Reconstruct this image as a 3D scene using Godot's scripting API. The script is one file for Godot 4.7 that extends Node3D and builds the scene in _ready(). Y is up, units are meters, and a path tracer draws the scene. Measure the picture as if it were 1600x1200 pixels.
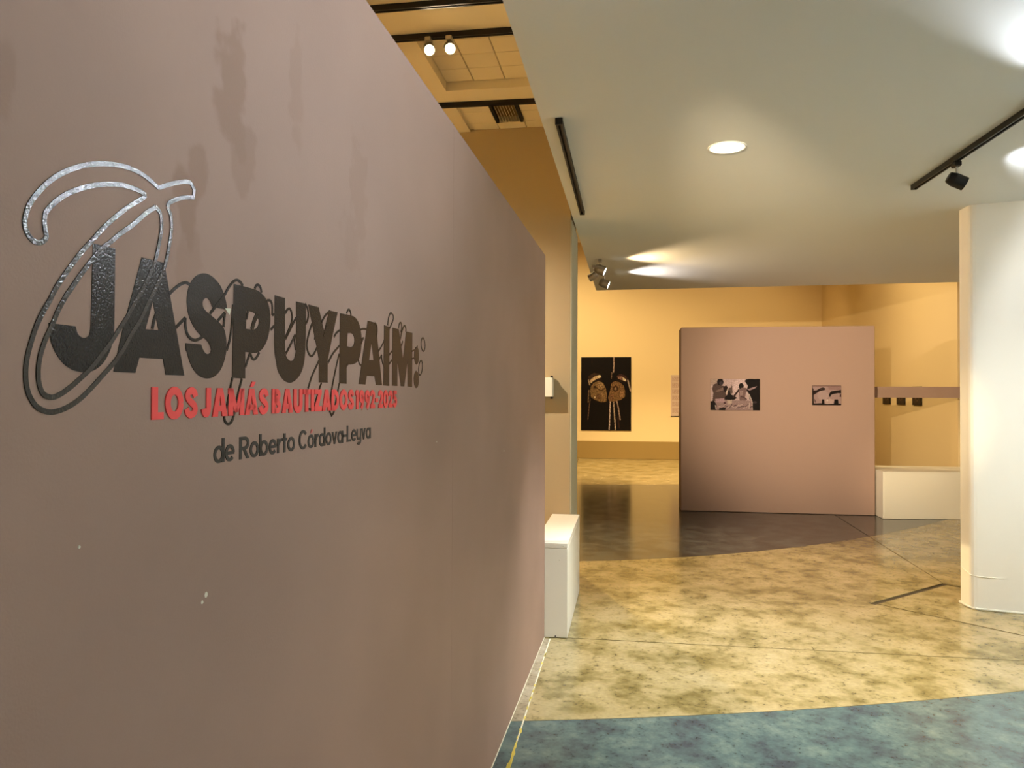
extends Node3D
# A gallery: title wall on the left, lowered ceiling, warm lit hall behind. x right, y up, the hall runs along -z (d = -z). Metres.

const CEIL := 2.933       # underside of the lowered ceiling
const HIGH := 3.66        # ceiling of the side gallery
const TOP := 5.2          # ceiling of the hall
const WALL_FROM := Vector2(-0.6129, 0.0)     # title wall, front face, (x, d)
const WALL_DIR := Vector2(0.017014, 0.999855)
const WALL_END := 4.868
const WALL_H := 2.43

var M := {}

func _ready() -> void:
	# --- camera
	var cam := Camera3D.new()
	cam.name = "camera"
	cam.position = Vector3(0, 1.546, 0)
	cam.rotation = Vector3(0.0126, 0.1516, 0.0036)
	cam.fov = 53.13
	cam.near = 0.05
	cam.far = 60.0
	add_child(cam)
	cam.current = true
	# --- surroundings: a closed building, so no sky light
	var env := Environment.new()
	env.background_mode = Environment.BG_COLOR
	env.background_color = Color(0, 0, 0)
	env.tonemap_mode = Environment.TONE_MAPPER_LINEAR
	env.tonemap_exposure = 1.0
	env.sdfgi_enabled = true
	env.ssao_enabled = true
	env.ssil_enabled = true
	var we := WorldEnvironment.new()
	we.name = "surroundings"
	we.environment = env
	add_child(we)
	make_materials()
	structure()
	floor_slabs()
	upper_ceiling()
	lamps()
	furniture()
	pictures()
	lettering()

# lamp settings: colour, energy
const WARM := Color(1.0, 0.906, 0.75)
const HALL := Color(1.0, 0.883, 0.66)
const NEUTRAL := Color(0.982, 1.0, 0.985)
const COOL := Color(0.945, 0.969, 1.0)
const SOFT := Color(1.0, 0.895, 0.72)

const TITLE := [
	["J", true, [1340, 3141, 1710, 3150, 1708, 2706, 1707, 2347, 1700, 2167, 1668, 2013, 1610, 1900, 1513, 1787, 1380, 1709, 1250, 1682, 1142, 1685, 1036, 1705, 915, 1764, 813, 1859, 746, 1967, 712, 2075, 699, 2183, 1081, 2181, 1094, 2150, 1114, 2107, 1158, 2074, 1217, 2063, 1281, 2086, 1308, 2133, 1317, 2202], []],
	["A", false, [2198, 3133, 2648, 3141, 3113, 1690, 2703, 1688, 2646, 1892, 2169, 1888, 2094, 1698, 1703, 1701, 1860, 2221], [2422, 2619, 2547, 2257, 2283, 2250]],
	["S", true, [4190, 2699, 4164, 2783, 4132, 2858, 4079, 2940, 3996, 3028, 3875, 3098, 3737, 3142, 3603, 3152, 3455, 3120, 3328, 3049, 3232, 2952, 3181, 2843, 3160, 2718, 3176, 2597, 3222, 2490, 3303, 2394, 3412, 2310, 3523, 2251, 3636, 2211, 3704, 2168, 3743, 2122, 3767, 2075, 3744, 2034, 3687, 2011, 3621, 2019, 3567, 2057, 3529, 2104, 3507, 2137, 3131, 2131, 3150, 2035, 3169, 2018, 3239, 1881, 3343, 1767, 3489, 1688, 3661, 1660, 3837, 1688, 3995, 1774, 4109, 1917, 4168, 2072, 4173, 2193, 4155, 2303, 4097, 2410, 3994, 2478, 3884, 2522, 3746, 2574, 3630, 2615, 3558, 2660, 3535, 2721, 3562, 2775, 3627, 2803, 3694, 2793, 3747, 2751, 3783, 2694], []],
	["P", true, [4374, 3113, 5025, 3113, 5208, 3085, 5379, 3006, 5491, 2883, 5536, 2709, 5515, 2530, 5440, 2347, 5311, 2206, 5153, 2121, 4998, 2096, 4727, 2098, 4729, 1682, 4346, 1684], [4749, 2741, 4924, 2743, 5074, 2711, 5149, 2639, 5141, 2563, 5064, 2492, 4928, 2465, 4741, 2460]],
	["U", true, [5689, 3107, 6061, 3104, 6073, 2391, 6081, 2207, 6118, 2109, 6205, 2043, 6314, 2024, 6419, 2057, 6481, 2146, 6511, 2279, 6498, 3098, 6894, 3104, 6905, 2733, 6896, 2382, 6876, 2154, 6818, 1966, 6704, 1815, 6545, 1710, 6324, 1641, 6108, 1657, 5939, 1735, 5814, 1847, 5770, 1963, 5710, 2118, 5683, 2319, 5686, 2724], []],
	["Y", false, [7005, 3103, 7464, 3102, 7728, 2666, 7971, 3096, 8395, 3103, 8091, 2505, 7905, 2095, 7912, 1664, 7503, 1663, 7496, 2099, 7411, 2309], []],
	["P", true, [8524, 3096, 9221, 3111, 9430, 3073, 9585, 2985, 9688, 2861, 9746, 2693, 9736, 2470, 9664, 2281, 9532, 2159, 9303, 2087, 8892, 2055, 8898, 1655, 8507, 1657], [8943, 2722, 9163, 2734, 9293, 2679, 9327, 2590, 9276, 2490, 9117, 2442, 8904, 2443]],
	["A", false, [10139, 3098, 10580, 3096, 10718, 3004, 10763, 2772, 11121, 1650, 10706, 1654, 10601, 1852, 10089, 1852, 10007, 1654, 9595, 1657], [10390, 2625, 10530, 2224, 10236, 2208]],
	["I", false, [11246, 3095, 11643, 3084, 11640, 1638, 11228, 1646], []],
	["M", false, [11888, 3087, 12374, 3090, 12745, 2336, 12987, 3082, 13543, 3087, 13542, 1632, 13142, 1640, 13130, 2314, 12852, 1641, 12570, 1642, 12279, 2278, 12278, 1644, 11867, 1649], []],
	["colon_dot", true, [14170, 2508, 14158, 2422, 14119, 2346, 14059, 2288, 13986, 2256, 13907, 2253, 13833, 2279, 13773, 2331, 13733, 2403, 13718, 2485, 13730, 2569, 13767, 2645, 13826, 2703, 13898, 2736, 13977, 2741, 14051, 2716, 14113, 2664, 14155, 2592], []],
	["colon_dot", true, [14167, 1844, 14154, 1762, 14115, 1689, 14053, 1635, 13977, 1606, 13896, 1606, 13820, 1633, 13758, 1685, 13717, 1755, 13702, 1836, 13715, 1916, 13753, 1988, 13813, 2043, 13888, 2073, 13968, 2075, 14045, 2049, 14109, 1997, 14151, 1926], []],
]
const FLOURISH := [
	["big", [2513, 4082, 2248, 4154, 1974, 4172, 1695, 4138, 1394, 4059, 1131, 3954, 884, 3817, 683, 3665, 524, 3498, 417, 3349, 370, 3216, 367, 3131, 414, 3044, 485, 2997, 556, 2996, 619, 3029, 651, 3080, 634, 3139, 621, 3236, 639, 3327, 736, 3439, 887, 3566, 1062, 3670, 1283, 3775, 1516, 3859, 1762, 3921, 1955, 3941, 2135, 3944, 2263, 3925]],
	["big", [2263, 3925, 2205, 3873, 1981, 3729, 1725, 3539, 1503, 3350, 1330, 3177, 1145, 2994, 986, 2809, 866, 2661, 765, 2519, 707, 2419, 632, 2313, 537, 2146, 463, 1961, 413, 1791, 400, 1649, 417, 1507, 472, 1389, 565, 1298, 708, 1250, 855, 1262, 1007, 1309, 1182, 1397, 1364, 1529, 1534, 1666, 1711, 1809, 1792, 1895, 1874, 1984, 2021, 2178, 2173, 2349, 2329, 2585, 2467, 2781, 2580, 2960, 2678, 3147, 2751, 3396, 2795, 3626, 2771, 3795, 2705, 3874]],
	["big", [2705, 3874, 2743, 3946, 3006, 4075, 3285, 4154, 3306, 4268, 3197, 4338, 2870, 4241, 2513, 4082]],
	["big", [2456, 3821, 2255, 3690, 2028, 3506, 1812, 3358, 1606, 3197, 1487, 3111, 1333, 2960, 1149, 2755, 997, 2569, 938, 2498, 823, 2321, 743, 2164, 649, 1997, 581, 1811, 563, 1653, 577, 1545, 625, 1449, 722, 1406, 820, 1418, 970, 1487, 1143, 1598, 1287, 1699, 1398, 1796, 1511, 1908, 1647, 2039, 1787, 2201, 1932, 2369, 2081, 2571, 2257, 2797, 2454, 3124, 2537, 3370, 2583, 3580, 2555, 3760, 2456, 3821]],
]
const LOOPS := [
	["loop", [2755, 2747, 2868, 2831, 3000, 2909, 3119, 2952, 3206, 2944, 3241, 2928]],
	["loop", [2909, 2320, 3008, 2393, 3126, 2475]],
	["loop", [3126, 2475, 3128, 2369, 3173, 2261, 3252, 2205, 3351, 2186, 3450, 2209, 3542, 2247]],
	["loop", [3726, 2593, 3861, 2705, 4019, 2833, 4120, 2923, 4223, 3037, 4349, 3139, 4457, 3184, 4568, 3165, 4636, 3123]],
	["loop", [3924, 2504, 4114, 2644]],
	["loop", [4125, 2646, 4087, 2431]],
	["loop", [4185, 2094, 4277, 2290, 4326, 2542, 4354, 2794]],
	["loop", [2416, 2261, 2450, 2376, 2496, 2470]],
	["loop", [5003, 3116, 5045, 3176, 5110, 3200, 5189, 3174, 5230, 3093]],
	["loop", [5402, 2983, 5517, 2997, 5588, 2949, 5604, 2828, 5591, 2760]],
	["loop", [5591, 2760, 5685, 2792]],
	["loop", [5548, 2510, 5617, 2556, 5688, 2594]],
	["loop", [4751, 2612, 4799, 2742]],
	["loop", [4907, 2468, 4989, 2635, 5074, 2729]],
	["loop", [4958, 2483, 5053, 2641, 5139, 2714]],
	["loop", [4730, 1859, 4871, 2085]],
	["loop", [4884, 2086, 4935, 2014, 4999, 1992, 5085, 2032, 5170, 2112]],
	["loop", [4350, 1684, 4266, 1462, 4183, 1223, 4133, 1105, 4160, 1025, 4254, 990, 4348, 1035, 4423, 1178, 4516, 1442, 4632, 1680]],
	["loop", [6076, 2843, 6151, 2914, 6253, 2937, 6332, 2858, 6334, 2740, 6233, 2590, 6082, 2415]],
	["loop", [6083, 2392, 6259, 2569, 6492, 2803]],
	["loop", [6102, 2138, 6289, 2312, 6470, 2503]],
	["loop", [6470, 2491, 6446, 2370, 6501, 2230]],
	["loop", [6871, 3101, 6967, 3030, 7018, 2910, 6971, 2802, 6900, 2733]],
	["loop", [7167, 2757, 7047, 2579, 6954, 2365, 7005, 2222, 7142, 2152, 7276, 2205, 7410, 2330]],
	["loop", [7297, 2461, 7320, 2537]],
	["loop", [7609, 2830, 7782, 2977, 7998, 3088]],
	["loop", [7709, 2566, 7787, 2681, 7866, 2798]],
	["loop", [7016, 1537, 7159, 1748, 7330, 1921, 7507, 2088]],
	["loop", [7618, 1653, 7541, 1562, 7292, 1200]],
	["loop", [6997, 1167, 7149, 1152]],
	["loop", [7922, 2051, 8152, 2240, 8494, 2429]],
	["loop", [8203, 2580, 8344, 2681, 8500, 2744]],
	["loop", [8485, 2257, 8271, 1862, 8108, 1500, 8029, 1232, 8014, 1122, 8116, 1012, 8227, 1072, 8310, 1240, 8506, 1662]],
	["loop", [8874, 3123, 8935, 3200, 9015, 3225, 9092, 3181, 9125, 3113]],
	["loop", [9678, 2857, 9861, 2889, 10095, 2892]],
	["loop", [9727, 2647, 9864, 2690, 9774, 2601, 9729, 2548]],
	["loop", [9555, 2194, 9623, 2107, 9714, 2078, 9805, 2098]],
	["loop", [8893, 2024, 8934, 2057, 8975, 2074]],
	["loop", [10580, 3096, 10733, 3032, 10761, 2912, 10712, 2769]],
	["loop", [11503, 3108, 11556, 3286, 11666, 3407, 11750, 3438, 11924, 3397, 11925, 3304, 11784, 3161, 11644, 3048]],
	["loop", [10846, 2445, 11079, 2582, 11263, 2737]],
	["loop", [10901, 2254, 11082, 2369]],
	["loop", [11082, 2369, 11111, 2246, 11193, 2142, 11274, 2091]],
	["loop", [11627, 2396, 11909, 2541]],
	["loop", [11631, 2177, 11913, 2318]],
	["loop", [12343, 3107, 12402, 3216, 12493, 3272, 12586, 3242, 12606, 3138, 12528, 3017]],
	["loop", [12500, 2842, 12590, 3002, 12743, 3169, 12869, 3223, 12966, 3149, 12955, 3070]],
	["loop", [12596, 2676, 12687, 2807]],
	["loop", [13504, 2591, 13812, 2659, 14022, 2760]],
	["loop", [13508, 2391, 13713, 2420]],
	["loop", [14764, 2852, 14759, 2771, 14716, 2703, 14644, 2663, 14557, 2658, 14473, 2689, 14408, 2750, 14375, 2828, 14380, 2908, 14422, 2975, 14492, 3016, 14579, 3022, 14663, 2992, 14730, 2932, 14764, 2852]],
	["loop", [14505, 2179, 14463, 2090, 14392, 2018, 14308, 1977, 14227, 1975, 14166, 2012, 14134, 2080, 14140, 2167, 14181, 2255, 14250, 2327, 14333, 2369, 14416, 2372, 14478, 2336, 14511, 2267, 14505, 2179]],
]
# ---------------------------------------------------------------- helpers
func c8(r: float, g: float, b: float) -> Color:
	return Color(r / 255.0, g / 255.0, b / 255.0)

func P(x: float, y: float, d: float) -> Vector3:
	return Vector3(x, y, -d)

func st_new() -> SurfaceTool:  # flat faces
	var st := SurfaceTool.new()
	st.begin(Mesh.PRIMITIVE_TRIANGLES)
	st.set_smooth_group(-1)
	return st

func tri(st: SurfaceTool, a: Vector3, b: Vector3, c: Vector3, n: Vector3) -> void:
	if (b - a).cross(c - a).dot(n) > 0.0:
		var t := b
		b = c
		c = t
	for v in [a, b, c]:
		st.add_vertex(v)

func quad(st: SurfaceTool, a: Vector3, b: Vector3, c: Vector3, d: Vector3, n: Vector3) -> void:
	tri(st, a, b, c, n)
	tri(st, a, c, d, n)

func commit(called: String, st: SurfaceTool, m: Material, parent: Node = self) -> MeshInstance3D:
	st.generate_normals()
	var o := MeshInstance3D.new()
	o.name = called
	o.mesh = st.commit()
	o.material_override = m
	put(o, parent)
	return o

func put(o: Node3D, parent: Node) -> void:
	var taken := String(o.name)
	if parent.has_node(NodePath(taken)):
		var k := 1
		while parent.has_node(NodePath("%s_%03d" % [taken, k])):
			k += 1
		o.name = "%s_%03d" % [taken, k]
	parent.add_child(o, true)

func thing(called: String, label: String, category: String, at := Vector3.ZERO, group := "") -> Node3D:
	var o := Node3D.new()
	o.name = called
	put(o, self)
	o.position = at
	tag(o, label, category, group)
	return o

func tag(o: Node3D, label: String, category: String, group := "") -> void:
	o.set_meta("label", label)
	o.set_meta("category", category)
	if group:
		o.set_meta("group", group)

func struct(o: Node3D, label: String, category: String) -> Node3D:
	o.set_meta("kind", "structure")
	tag(o, label, category)
	return o

# a box from lo to hi with all edges chamfered by r
func add_box(st: SurfaceTool, lo: Vector3, hi: Vector3, r := 0.0) -> void:
	var c := (lo + hi) / 2.0
	var h := (hi - lo) / 2.0
	r = minf(r, minf(h.x, minf(h.y, h.z)) * 0.98)
	var sg := [Vector3(1, 1, 1), Vector3(1, 1, -1), Vector3(1, -1, 1), Vector3(1, -1, -1), Vector3(-1, 1, 1), Vector3(-1, 1, -1), Vector3(-1, -1, 1), Vector3(-1, -1, -1)]
	var corner := func(s: Vector3, axis: int) -> Vector3:
		var p := Vector3.ZERO
		for k in 3:
			p[k] = s[k] * (h[k] if k == axis else h[k] - r)
		return c + p
	for axis in 3:
		var u := (axis + 1) % 3
		var v := (axis + 2) % 3
		for side in [-1.0, 1.0]:
			var n := Vector3.ZERO
			n[axis] = side
			var q := []
			for uv in [[-1, -1], [1, -1], [1, 1], [-1, 1]]:
				var s := Vector3.ZERO
				s[axis] = side
				s[u] = uv[0]
				s[v] = uv[1]
				q.append(corner.call(s, axis))
			quad(st, q[0], q[1], q[2], q[3], n)
	if r <= 0.0:
		return
	for axis in 3:          # edges along this axis
		var u := (axis + 1) % 3
		var v := (axis + 2) % 3
		for su in [-1.0, 1.0]:
			for sv in [-1.0, 1.0]:
				var s0 := Vector3.ZERO
				s0[u] = su
				s0[v] = sv
				var s1 := s0
				s0[axis] = -1.0
				s1[axis] = 1.0
				var n := Vector3.ZERO
				n[u] = su
				n[v] = sv
				quad(st, corner.call(s0, u), corner.call(s0, v), corner.call(s1, v), corner.call(s1, u), n)
	for s in sg:
		tri(st, corner.call(s, 0), corner.call(s, 1), corner.call(s, 2), s)

func box(called: String, lo: Vector3, hi: Vector3, m: Material, parent: Node = self, r := 0.0) -> MeshInstance3D:
	var st := st_new()
	add_box(st, lo, hi, r)
	return commit(called, st, m, parent)

# box given by (x0, y0, d0) .. (x1, y1, d1)
func dbox(called: String, a: Vector3, b: Vector3, m: Material, parent: Node = self, r := 0.0) -> MeshInstance3D:
	return box(called, Vector3(minf(a.x, b.x), minf(a.y, b.y), -maxf(a.z, b.z)), Vector3(maxf(a.x, b.x), maxf(a.y, b.y), -minf(a.z, b.z)), m, parent, r)

# upright prism over a footprint of (x, d) points
func add_prism(st: SurfaceTool, foot: PackedVector2Array, y0: float, y1: float) -> void:
	if Geometry2D.is_polygon_clockwise(foot):
		foot.reverse()
	var idx := Geometry2D.triangulate_polygon(foot)
	for i in range(0, idx.size(), 3):
		var a := foot[idx[i]]
		var b := foot[idx[i + 1]]
		var c := foot[idx[i + 2]]
		tri(st, P(a.x, y1, a.y), P(b.x, y1, b.y), P(c.x, y1, c.y), Vector3.UP)
		tri(st, P(a.x, y0, a.y), P(b.x, y0, b.y), P(c.x, y0, c.y), Vector3.DOWN)
	for i in foot.size():
		var a := foot[i]
		var b := foot[(i + 1) % foot.size()]
		var e := b - a
		quad(st, P(a.x, y0, a.y), P(b.x, y0, b.y), P(b.x, y1, b.y), P(a.x, y1, a.y), Vector3(e.y, 0, e.x))

# a flat shape of its own small thickness: outline in (u, v), standing on the plane e = 0, local axes x, y, z
func add_plate(st: SurfaceTool, pts: PackedVector2Array, e0: float, e1: float) -> void:
	if Geometry2D.is_polygon_clockwise(pts):
		pts.reverse()
	var idx := Geometry2D.triangulate_polygon(pts)
	for i in range(0, idx.size(), 3):
		var a := pts[idx[i]]
		var b := pts[idx[i + 1]]
		var c := pts[idx[i + 2]]
		tri(st, Vector3(a.x, a.y, e1), Vector3(b.x, b.y, e1), Vector3(c.x, c.y, e1), Vector3.BACK)
	for i in pts.size():
		var a := pts[i]
		var b := pts[(i + 1) % pts.size()]
		var n := Vector3(b.y - a.y, a.x - b.x, 0)
		quad(st, Vector3(a.x, a.y, e0), Vector3(b.x, b.y, e0), Vector3(b.x, b.y, e1), Vector3(a.x, a.y, e1), n)

# a ribbon of width w along a polyline
func add_ribbon(st: SurfaceTool, p: PackedVector2Array, w: float, e0: float, e1: float, closed := false) -> void:
	var n := p.size()
	var l := PackedVector2Array()
	var r := PackedVector2Array()
	for i in n:
		var a := p[(i - 1 + n) % n] if closed or i > 0 else p[i]
		var b := p[(i + 1) % n] if closed or i < n - 1 else p[i]
		var d0 := (p[i] - a).normalized() if p[i] != a else (b - p[i]).normalized()
		var d1 := (b - p[i]).normalized() if p[i] != b else d0
		var m := (d0 + d1).normalized()
		var side := Vector2(-m.y, m.x)
		var k := clampf(1.0 / maxf(0.35, side.dot(Vector2(-d0.y, d0.x))), 1.0, 1.8)
		l.append(p[i] + side * w * 0.5 * k)
		r.append(p[i] - side * w * 0.5 * k)
	for i in n if closed else n - 1:
		var j := (i + 1) % n
		quad(st, Vector3(l[i].x, l[i].y, e1), Vector3(l[j].x, l[j].y, e1), Vector3(r[j].x, r[j].y, e1), Vector3(r[i].x, r[i].y, e1), Vector3.BACK)
		for s in [[l, 1.0], [r, -1.0]]:
			var q: PackedVector2Array = s[0]
			var dd := q[j] - q[i]
			quad(st, Vector3(q[i].x, q[i].y, e0), Vector3(q[j].x, q[j].y, e0), Vector3(q[j].x, q[j].y, e1), Vector3(q[i].x, q[i].y, e1), Vector3(-dd.y, dd.x, 0) * float(s[1]))

# rounds the soft bends of an outline and keeps its corners
func smooth(p: PackedVector2Array, closed: bool, corner := 0.9, steps := 4) -> PackedVector2Array:
	var n := p.size()
	var sharp := []
	for i in n:
		if not closed and (i == 0 or i == n - 1):
			sharp.append(true)
		else:
			sharp.append(absf((p[i] - p[(i - 1 + n) % n]).angle_to(p[(i + 1) % n] - p[i])) > corner)
	var out := PackedVector2Array()
	for i in n if closed else n - 1:
		var j := (i + 1) % n
		var a := p[i]
		var b := p[j]
		var long := (b - a).length()
		var before := p[(i - 1 + n) % n]
		var after := p[(j + 1) % n]
		# tangents, limited to the length of the piece
		var ta := (b - a) if sharp[i] else (b - before).normalized() * long
		var tb := (b - a) if sharp[j] else (after - a).normalized() * long
		for s in steps:
			var t := float(s) / steps
			var t2 := t * t
			var t3 := t2 * t
			out.append(a * (2 * t3 - 3 * t2 + 1) + ta * (t3 - 2 * t2 + t) + b * (3 * t2 - 2 * t3) + tb * (t3 - t2))
	if not closed:
		out.append(p[n - 1])
	return out

# cylinder or cone between two points
func add_tube(st: SurfaceTool, a: Vector3, b: Vector3, ra: float, rb: float, sides := 16, caps := true) -> void:
	var d := (b - a).normalized()
	var u := d.cross(Vector3.UP if absf(d.y) < 0.9 else Vector3.RIGHT).normalized()
	var v := d.cross(u)
	for i in sides:
		var t0 := TAU * i / sides
		var t1 := TAU * (i + 1) / sides
		var o0 := u * cos(t0) + v * sin(t0)
		var o1 := u * cos(t1) + v * sin(t1)
		quad(st, a + o0 * ra, a + o1 * ra, b + o1 * rb, b + o0 * rb, o0 + o1)
		if caps:
			tri(st, a, a + o0 * ra, a + o1 * ra, -d)
			tri(st, b, b + o0 * rb, b + o1 * rb, d)

# turned shape about an axis: profile of (distance along axis, radius)
func add_lathe(st: SurfaceTool, at: Vector3, axis: Vector3, prof: Array, sides := 28) -> void:
	var d := axis.normalized()
	var u := d.cross(Vector3.UP if absf(d.y) < 0.9 else Vector3.RIGHT).normalized()
	var v := d.cross(u)
	for k in prof.size() - 1:
		var p0: Vector2 = prof[k]
		var p1: Vector2 = prof[k + 1]
		for i in sides:
			var o0 := u * cos(TAU * i / sides) + v * sin(TAU * i / sides)
			var o1 := u * cos(TAU * (i + 1) / sides) + v * sin(TAU * (i + 1) / sides)
			var n := (o0 + o1).normalized() * (p1.x - p0.x) - d * (p1.y - p0.y)
			quad(st, at + d * p0.x + o0 * p0.y, at + d * p0.x + o1 * p0.y, at + d * p1.x + o1 * p1.y, at + d * p1.x + o0 * p1.y, n)

func disc(st: SurfaceTool, at: Vector3, axis: Vector3, r: float, sides := 28) -> void:
	var d := axis.normalized()
	var u := d.cross(Vector3.UP if absf(d.y) < 0.9 else Vector3.RIGHT).normalized()
	var v := d.cross(u)
	for i in sides:
		tri(st, at, at + (u * cos(TAU * i / sides) + v * sin(TAU * i / sides)) * r, at + (u * cos(TAU * (i + 1) / sides) + v * sin(TAU * (i + 1) / sides)) * r, d)

# ---------------------------------------------------------------- materials
func noise(seed_: int, freq: float, oct := 4, kind := FastNoiseLite.TYPE_SIMPLEX_SMOOTH) -> FastNoiseLite:
	var n := FastNoiseLite.new()
	n.seed = seed_
	n.noise_type = kind
	n.frequency = freq
	n.fractal_type = FastNoiseLite.FRACTAL_FBM
	n.fractal_octaves = oct
	return n

func mat(color: Color, rough := 0.85, spec := 0.4) -> StandardMaterial3D:
	var m := StandardMaterial3D.new()
	m.albedo_color = color
	m.roughness = rough
	m.metallic_specular = spec
	return m

func glow(color: Color, energy: float) -> StandardMaterial3D:
	var m := mat(Color(0.9, 0.9, 0.88), 0.4)
	m.emission_enabled = true
	m.emission = color
	m.emission_energy_multiplier = energy
	return m

func paint(color: Color, rough: float, relief: float, tex: Texture2D, scale := 2.0) -> StandardMaterial3D:
	var m := mat(color, rough, 0.35)
	m.uv1_triplanar = true
	m.uv1_world_triplanar = true
	m.uv1_scale = Vector3.ONE * scale
	if relief > 0.0:
		m.heightmap_enabled = true
		m.heightmap_texture = tex
		m.heightmap_scale = relief
	return m

# stained concrete: three tones mixed by blotches, with fine grain; under a clear sealer
func concrete(seed_: int, light: Color, mid: Color, dark: Color, metres: float, contrast: float) -> StandardMaterial3D:
	var size := 1024
	var a := noise(seed_, 0.006, 6).get_seamless_image(size, size)
	var b := noise(seed_ + 1, 0.022, 5).get_seamless_image(size, size)
	var f := noise(seed_ + 2, 0.075, 4).get_seamless_image(size, size)
	a.convert(Image.FORMAT_L8)
	b.convert(Image.FORMAT_L8)
	f.convert(Image.FORMAT_L8)
	var da := a.get_data()
	var db := b.get_data()
	var df := f.get_data()
	var px := PackedByteArray()
	px.resize(size * size * 3)
	for i in size * size:
		var va := da[i] / 255.0
		var vb := db[i] / 255.0
		var vf := df[i] / 255.0
		var t := clampf(0.5 + (va - 0.5) * contrast + (vb - 0.5) * contrast * 0.55, 0.0, 1.0)
		var c := dark.lerp(mid, t * 2.0) if t < 0.5 else mid.lerp(light, t * 2.0 - 1.0)
		# scratchy darker grain inside the blotches
		var g := 1.0 + (vf - 0.5) * 0.14
		if vf < 0.36 and vb < 0.40:
			g -= (0.36 - vf) * 1.3
		if vf > 0.80:
			g += (vf - 0.80) * 0.9
		px[i * 3] = clampi(int(c.r * g * 255.0), 0, 255)
		px[i * 3 + 1] = clampi(int(c.g * g * 255.0), 0, 255)
		px[i * 3 + 2] = clampi(int(c.b * g * 255.0), 0, 255)
	var m := mat(Color.WHITE, 0.17, 0.5)
	m.albedo_texture = ImageTexture.create_from_image(Image.create_from_data(size, size, false, Image.FORMAT_RGB8, px))
	m.uv1_triplanar = true
	m.uv1_world_triplanar = true
	m.uv1_scale = Vector3.ONE / metres
	return m

func make_materials() -> void:
	var roller := noise(11, 0.09, 3).get_seamless_image(512, 512)
	var roller_tex := ImageTexture.create_from_image(roller)
	M.relief = roller_tex
	M.taupe = paint(c8(161, 132, 118), 0.62, 0.016, roller_tex, 4.0)
	M.panel = paint(c8(165, 138, 126), 0.8, 0.012, roller_tex, 4.0)
	M.white = paint(c8(234, 229, 216), 0.7, 0.02, roller_tex, 2.0)
	M.plinth = paint(c8(234, 229, 216), 0.55, 0.02, roller_tex, 2.0)
	M.soffit = paint(c8(224, 226, 224), 0.75, 0.015, roller_tex, 1.5)
	M.ochre = paint(c8(228, 204, 158), 0.8, 0.02, roller_tex, 1.5)
	M.skirt = paint(c8(150, 124, 74), 0.6, 0.02, roller_tex, 1.5)
	M.grey = paint(c8(168, 150, 120), 0.8, 0.02, roller_tex, 1.5)
	M.cap = paint(c8(176, 174, 154), 0.8, 0.02, roller_tex, 1.5)
	M.tile = paint(c8(225, 212, 186), 0.9, 0.04, roller_tex, 6.0)
	M.tile_gap = mat(c8(150, 120, 80), 0.9)
	M.black = mat(c8(26, 24, 25), 0.45)
	M.black_in = mat(c8(10, 10, 10), 0.7)
	M.steel = mat(c8(190, 186, 180), 0.3)
	M.steel.metallic = 0.9
	M.silver = mat(c8(170, 165, 160), 0.38)
	M.silver.metallic = 0.6
	M.bulb_warm = glow(Color(1.0, 0.86, 0.62), 22.0)
	M.bulb_cool = glow(Color(0.96, 1.0, 0.97), 9.0)
	M.down = glow(Color(1.0, 0.98, 0.90), 5.0)
	M.groove = mat(c8(70, 58, 38), 0.9)
	M.vinyl = mat(c8(27, 24, 23), 0.25, 0.32)
	M.vinyl.uv1_triplanar = true
	M.vinyl.uv1_scale = Vector3.ONE * 5.0
	M.vinyl.heightmap_enabled = true
	M.vinyl.heightmap_texture = roller_tex
	M.vinyl.heightmap_scale = 0.03
	M.gloss = mat(c8(28, 24, 22), 0.21, 0.52)
	M.gloss.uv1_triplanar = true
	M.gloss.uv1_scale = Vector3.ONE * 5.0
	M.gloss.heightmap_enabled = true
	M.gloss.heightmap_texture = roller_tex
	M.gloss.heightmap_scale = 0.03
	M.red = mat(c8(236, 74, 72), 0.5)
	M.rose = mat(c8(205, 100, 92), 0.5)
	M.ink = mat(c8(44, 40, 36), 0.5)
	M.scar = paint(c8(222, 218, 202), 0.8, 0.0, roller_tex)
	M.olive = concrete(21, c8(177, 160, 121), c8(158, 142, 100), c8(111, 99, 58), 2.6, 1.05)
	M.umber = concrete(41, c8(76, 79, 77), c8(60, 62, 61), c8(41, 42, 41), 1.9, 1.7)
	M.teal = concrete(61, c8(104, 121, 116), c8(79, 99, 99), c8(62, 71, 79), 1.8, 1.0)
	M.bare = concrete(81, c8(190, 180, 160), c8(164, 152, 128), c8(138, 124, 102), 2.0, 0.9)
	M.filler = mat(c8(216, 212, 190), 0.8)
	M.yellow = mat(c8(206, 186, 84), 0.7)

# ---------------------------------------------------------------- the building
func rect(x0: float, x1: float, d0: float, d1: float) -> PackedVector2Array:
	return PackedVector2Array([Vector2(x0, d0), Vector2(x1, d0), Vector2(x1, d1), Vector2(x0, d1)])

func wall_frame(u: float, v: float) -> Transform3D:      # local x along the title wall, y up, z out of it
	var at := WALL_FROM + WALL_DIR * u
	return Transform3D(Basis(Vector3(WALL_DIR.x, 0, -WALL_DIR.y), Vector3.UP, Vector3(WALL_DIR.y, 0, WALL_DIR.x)), P(at.x, v, at.y))

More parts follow.
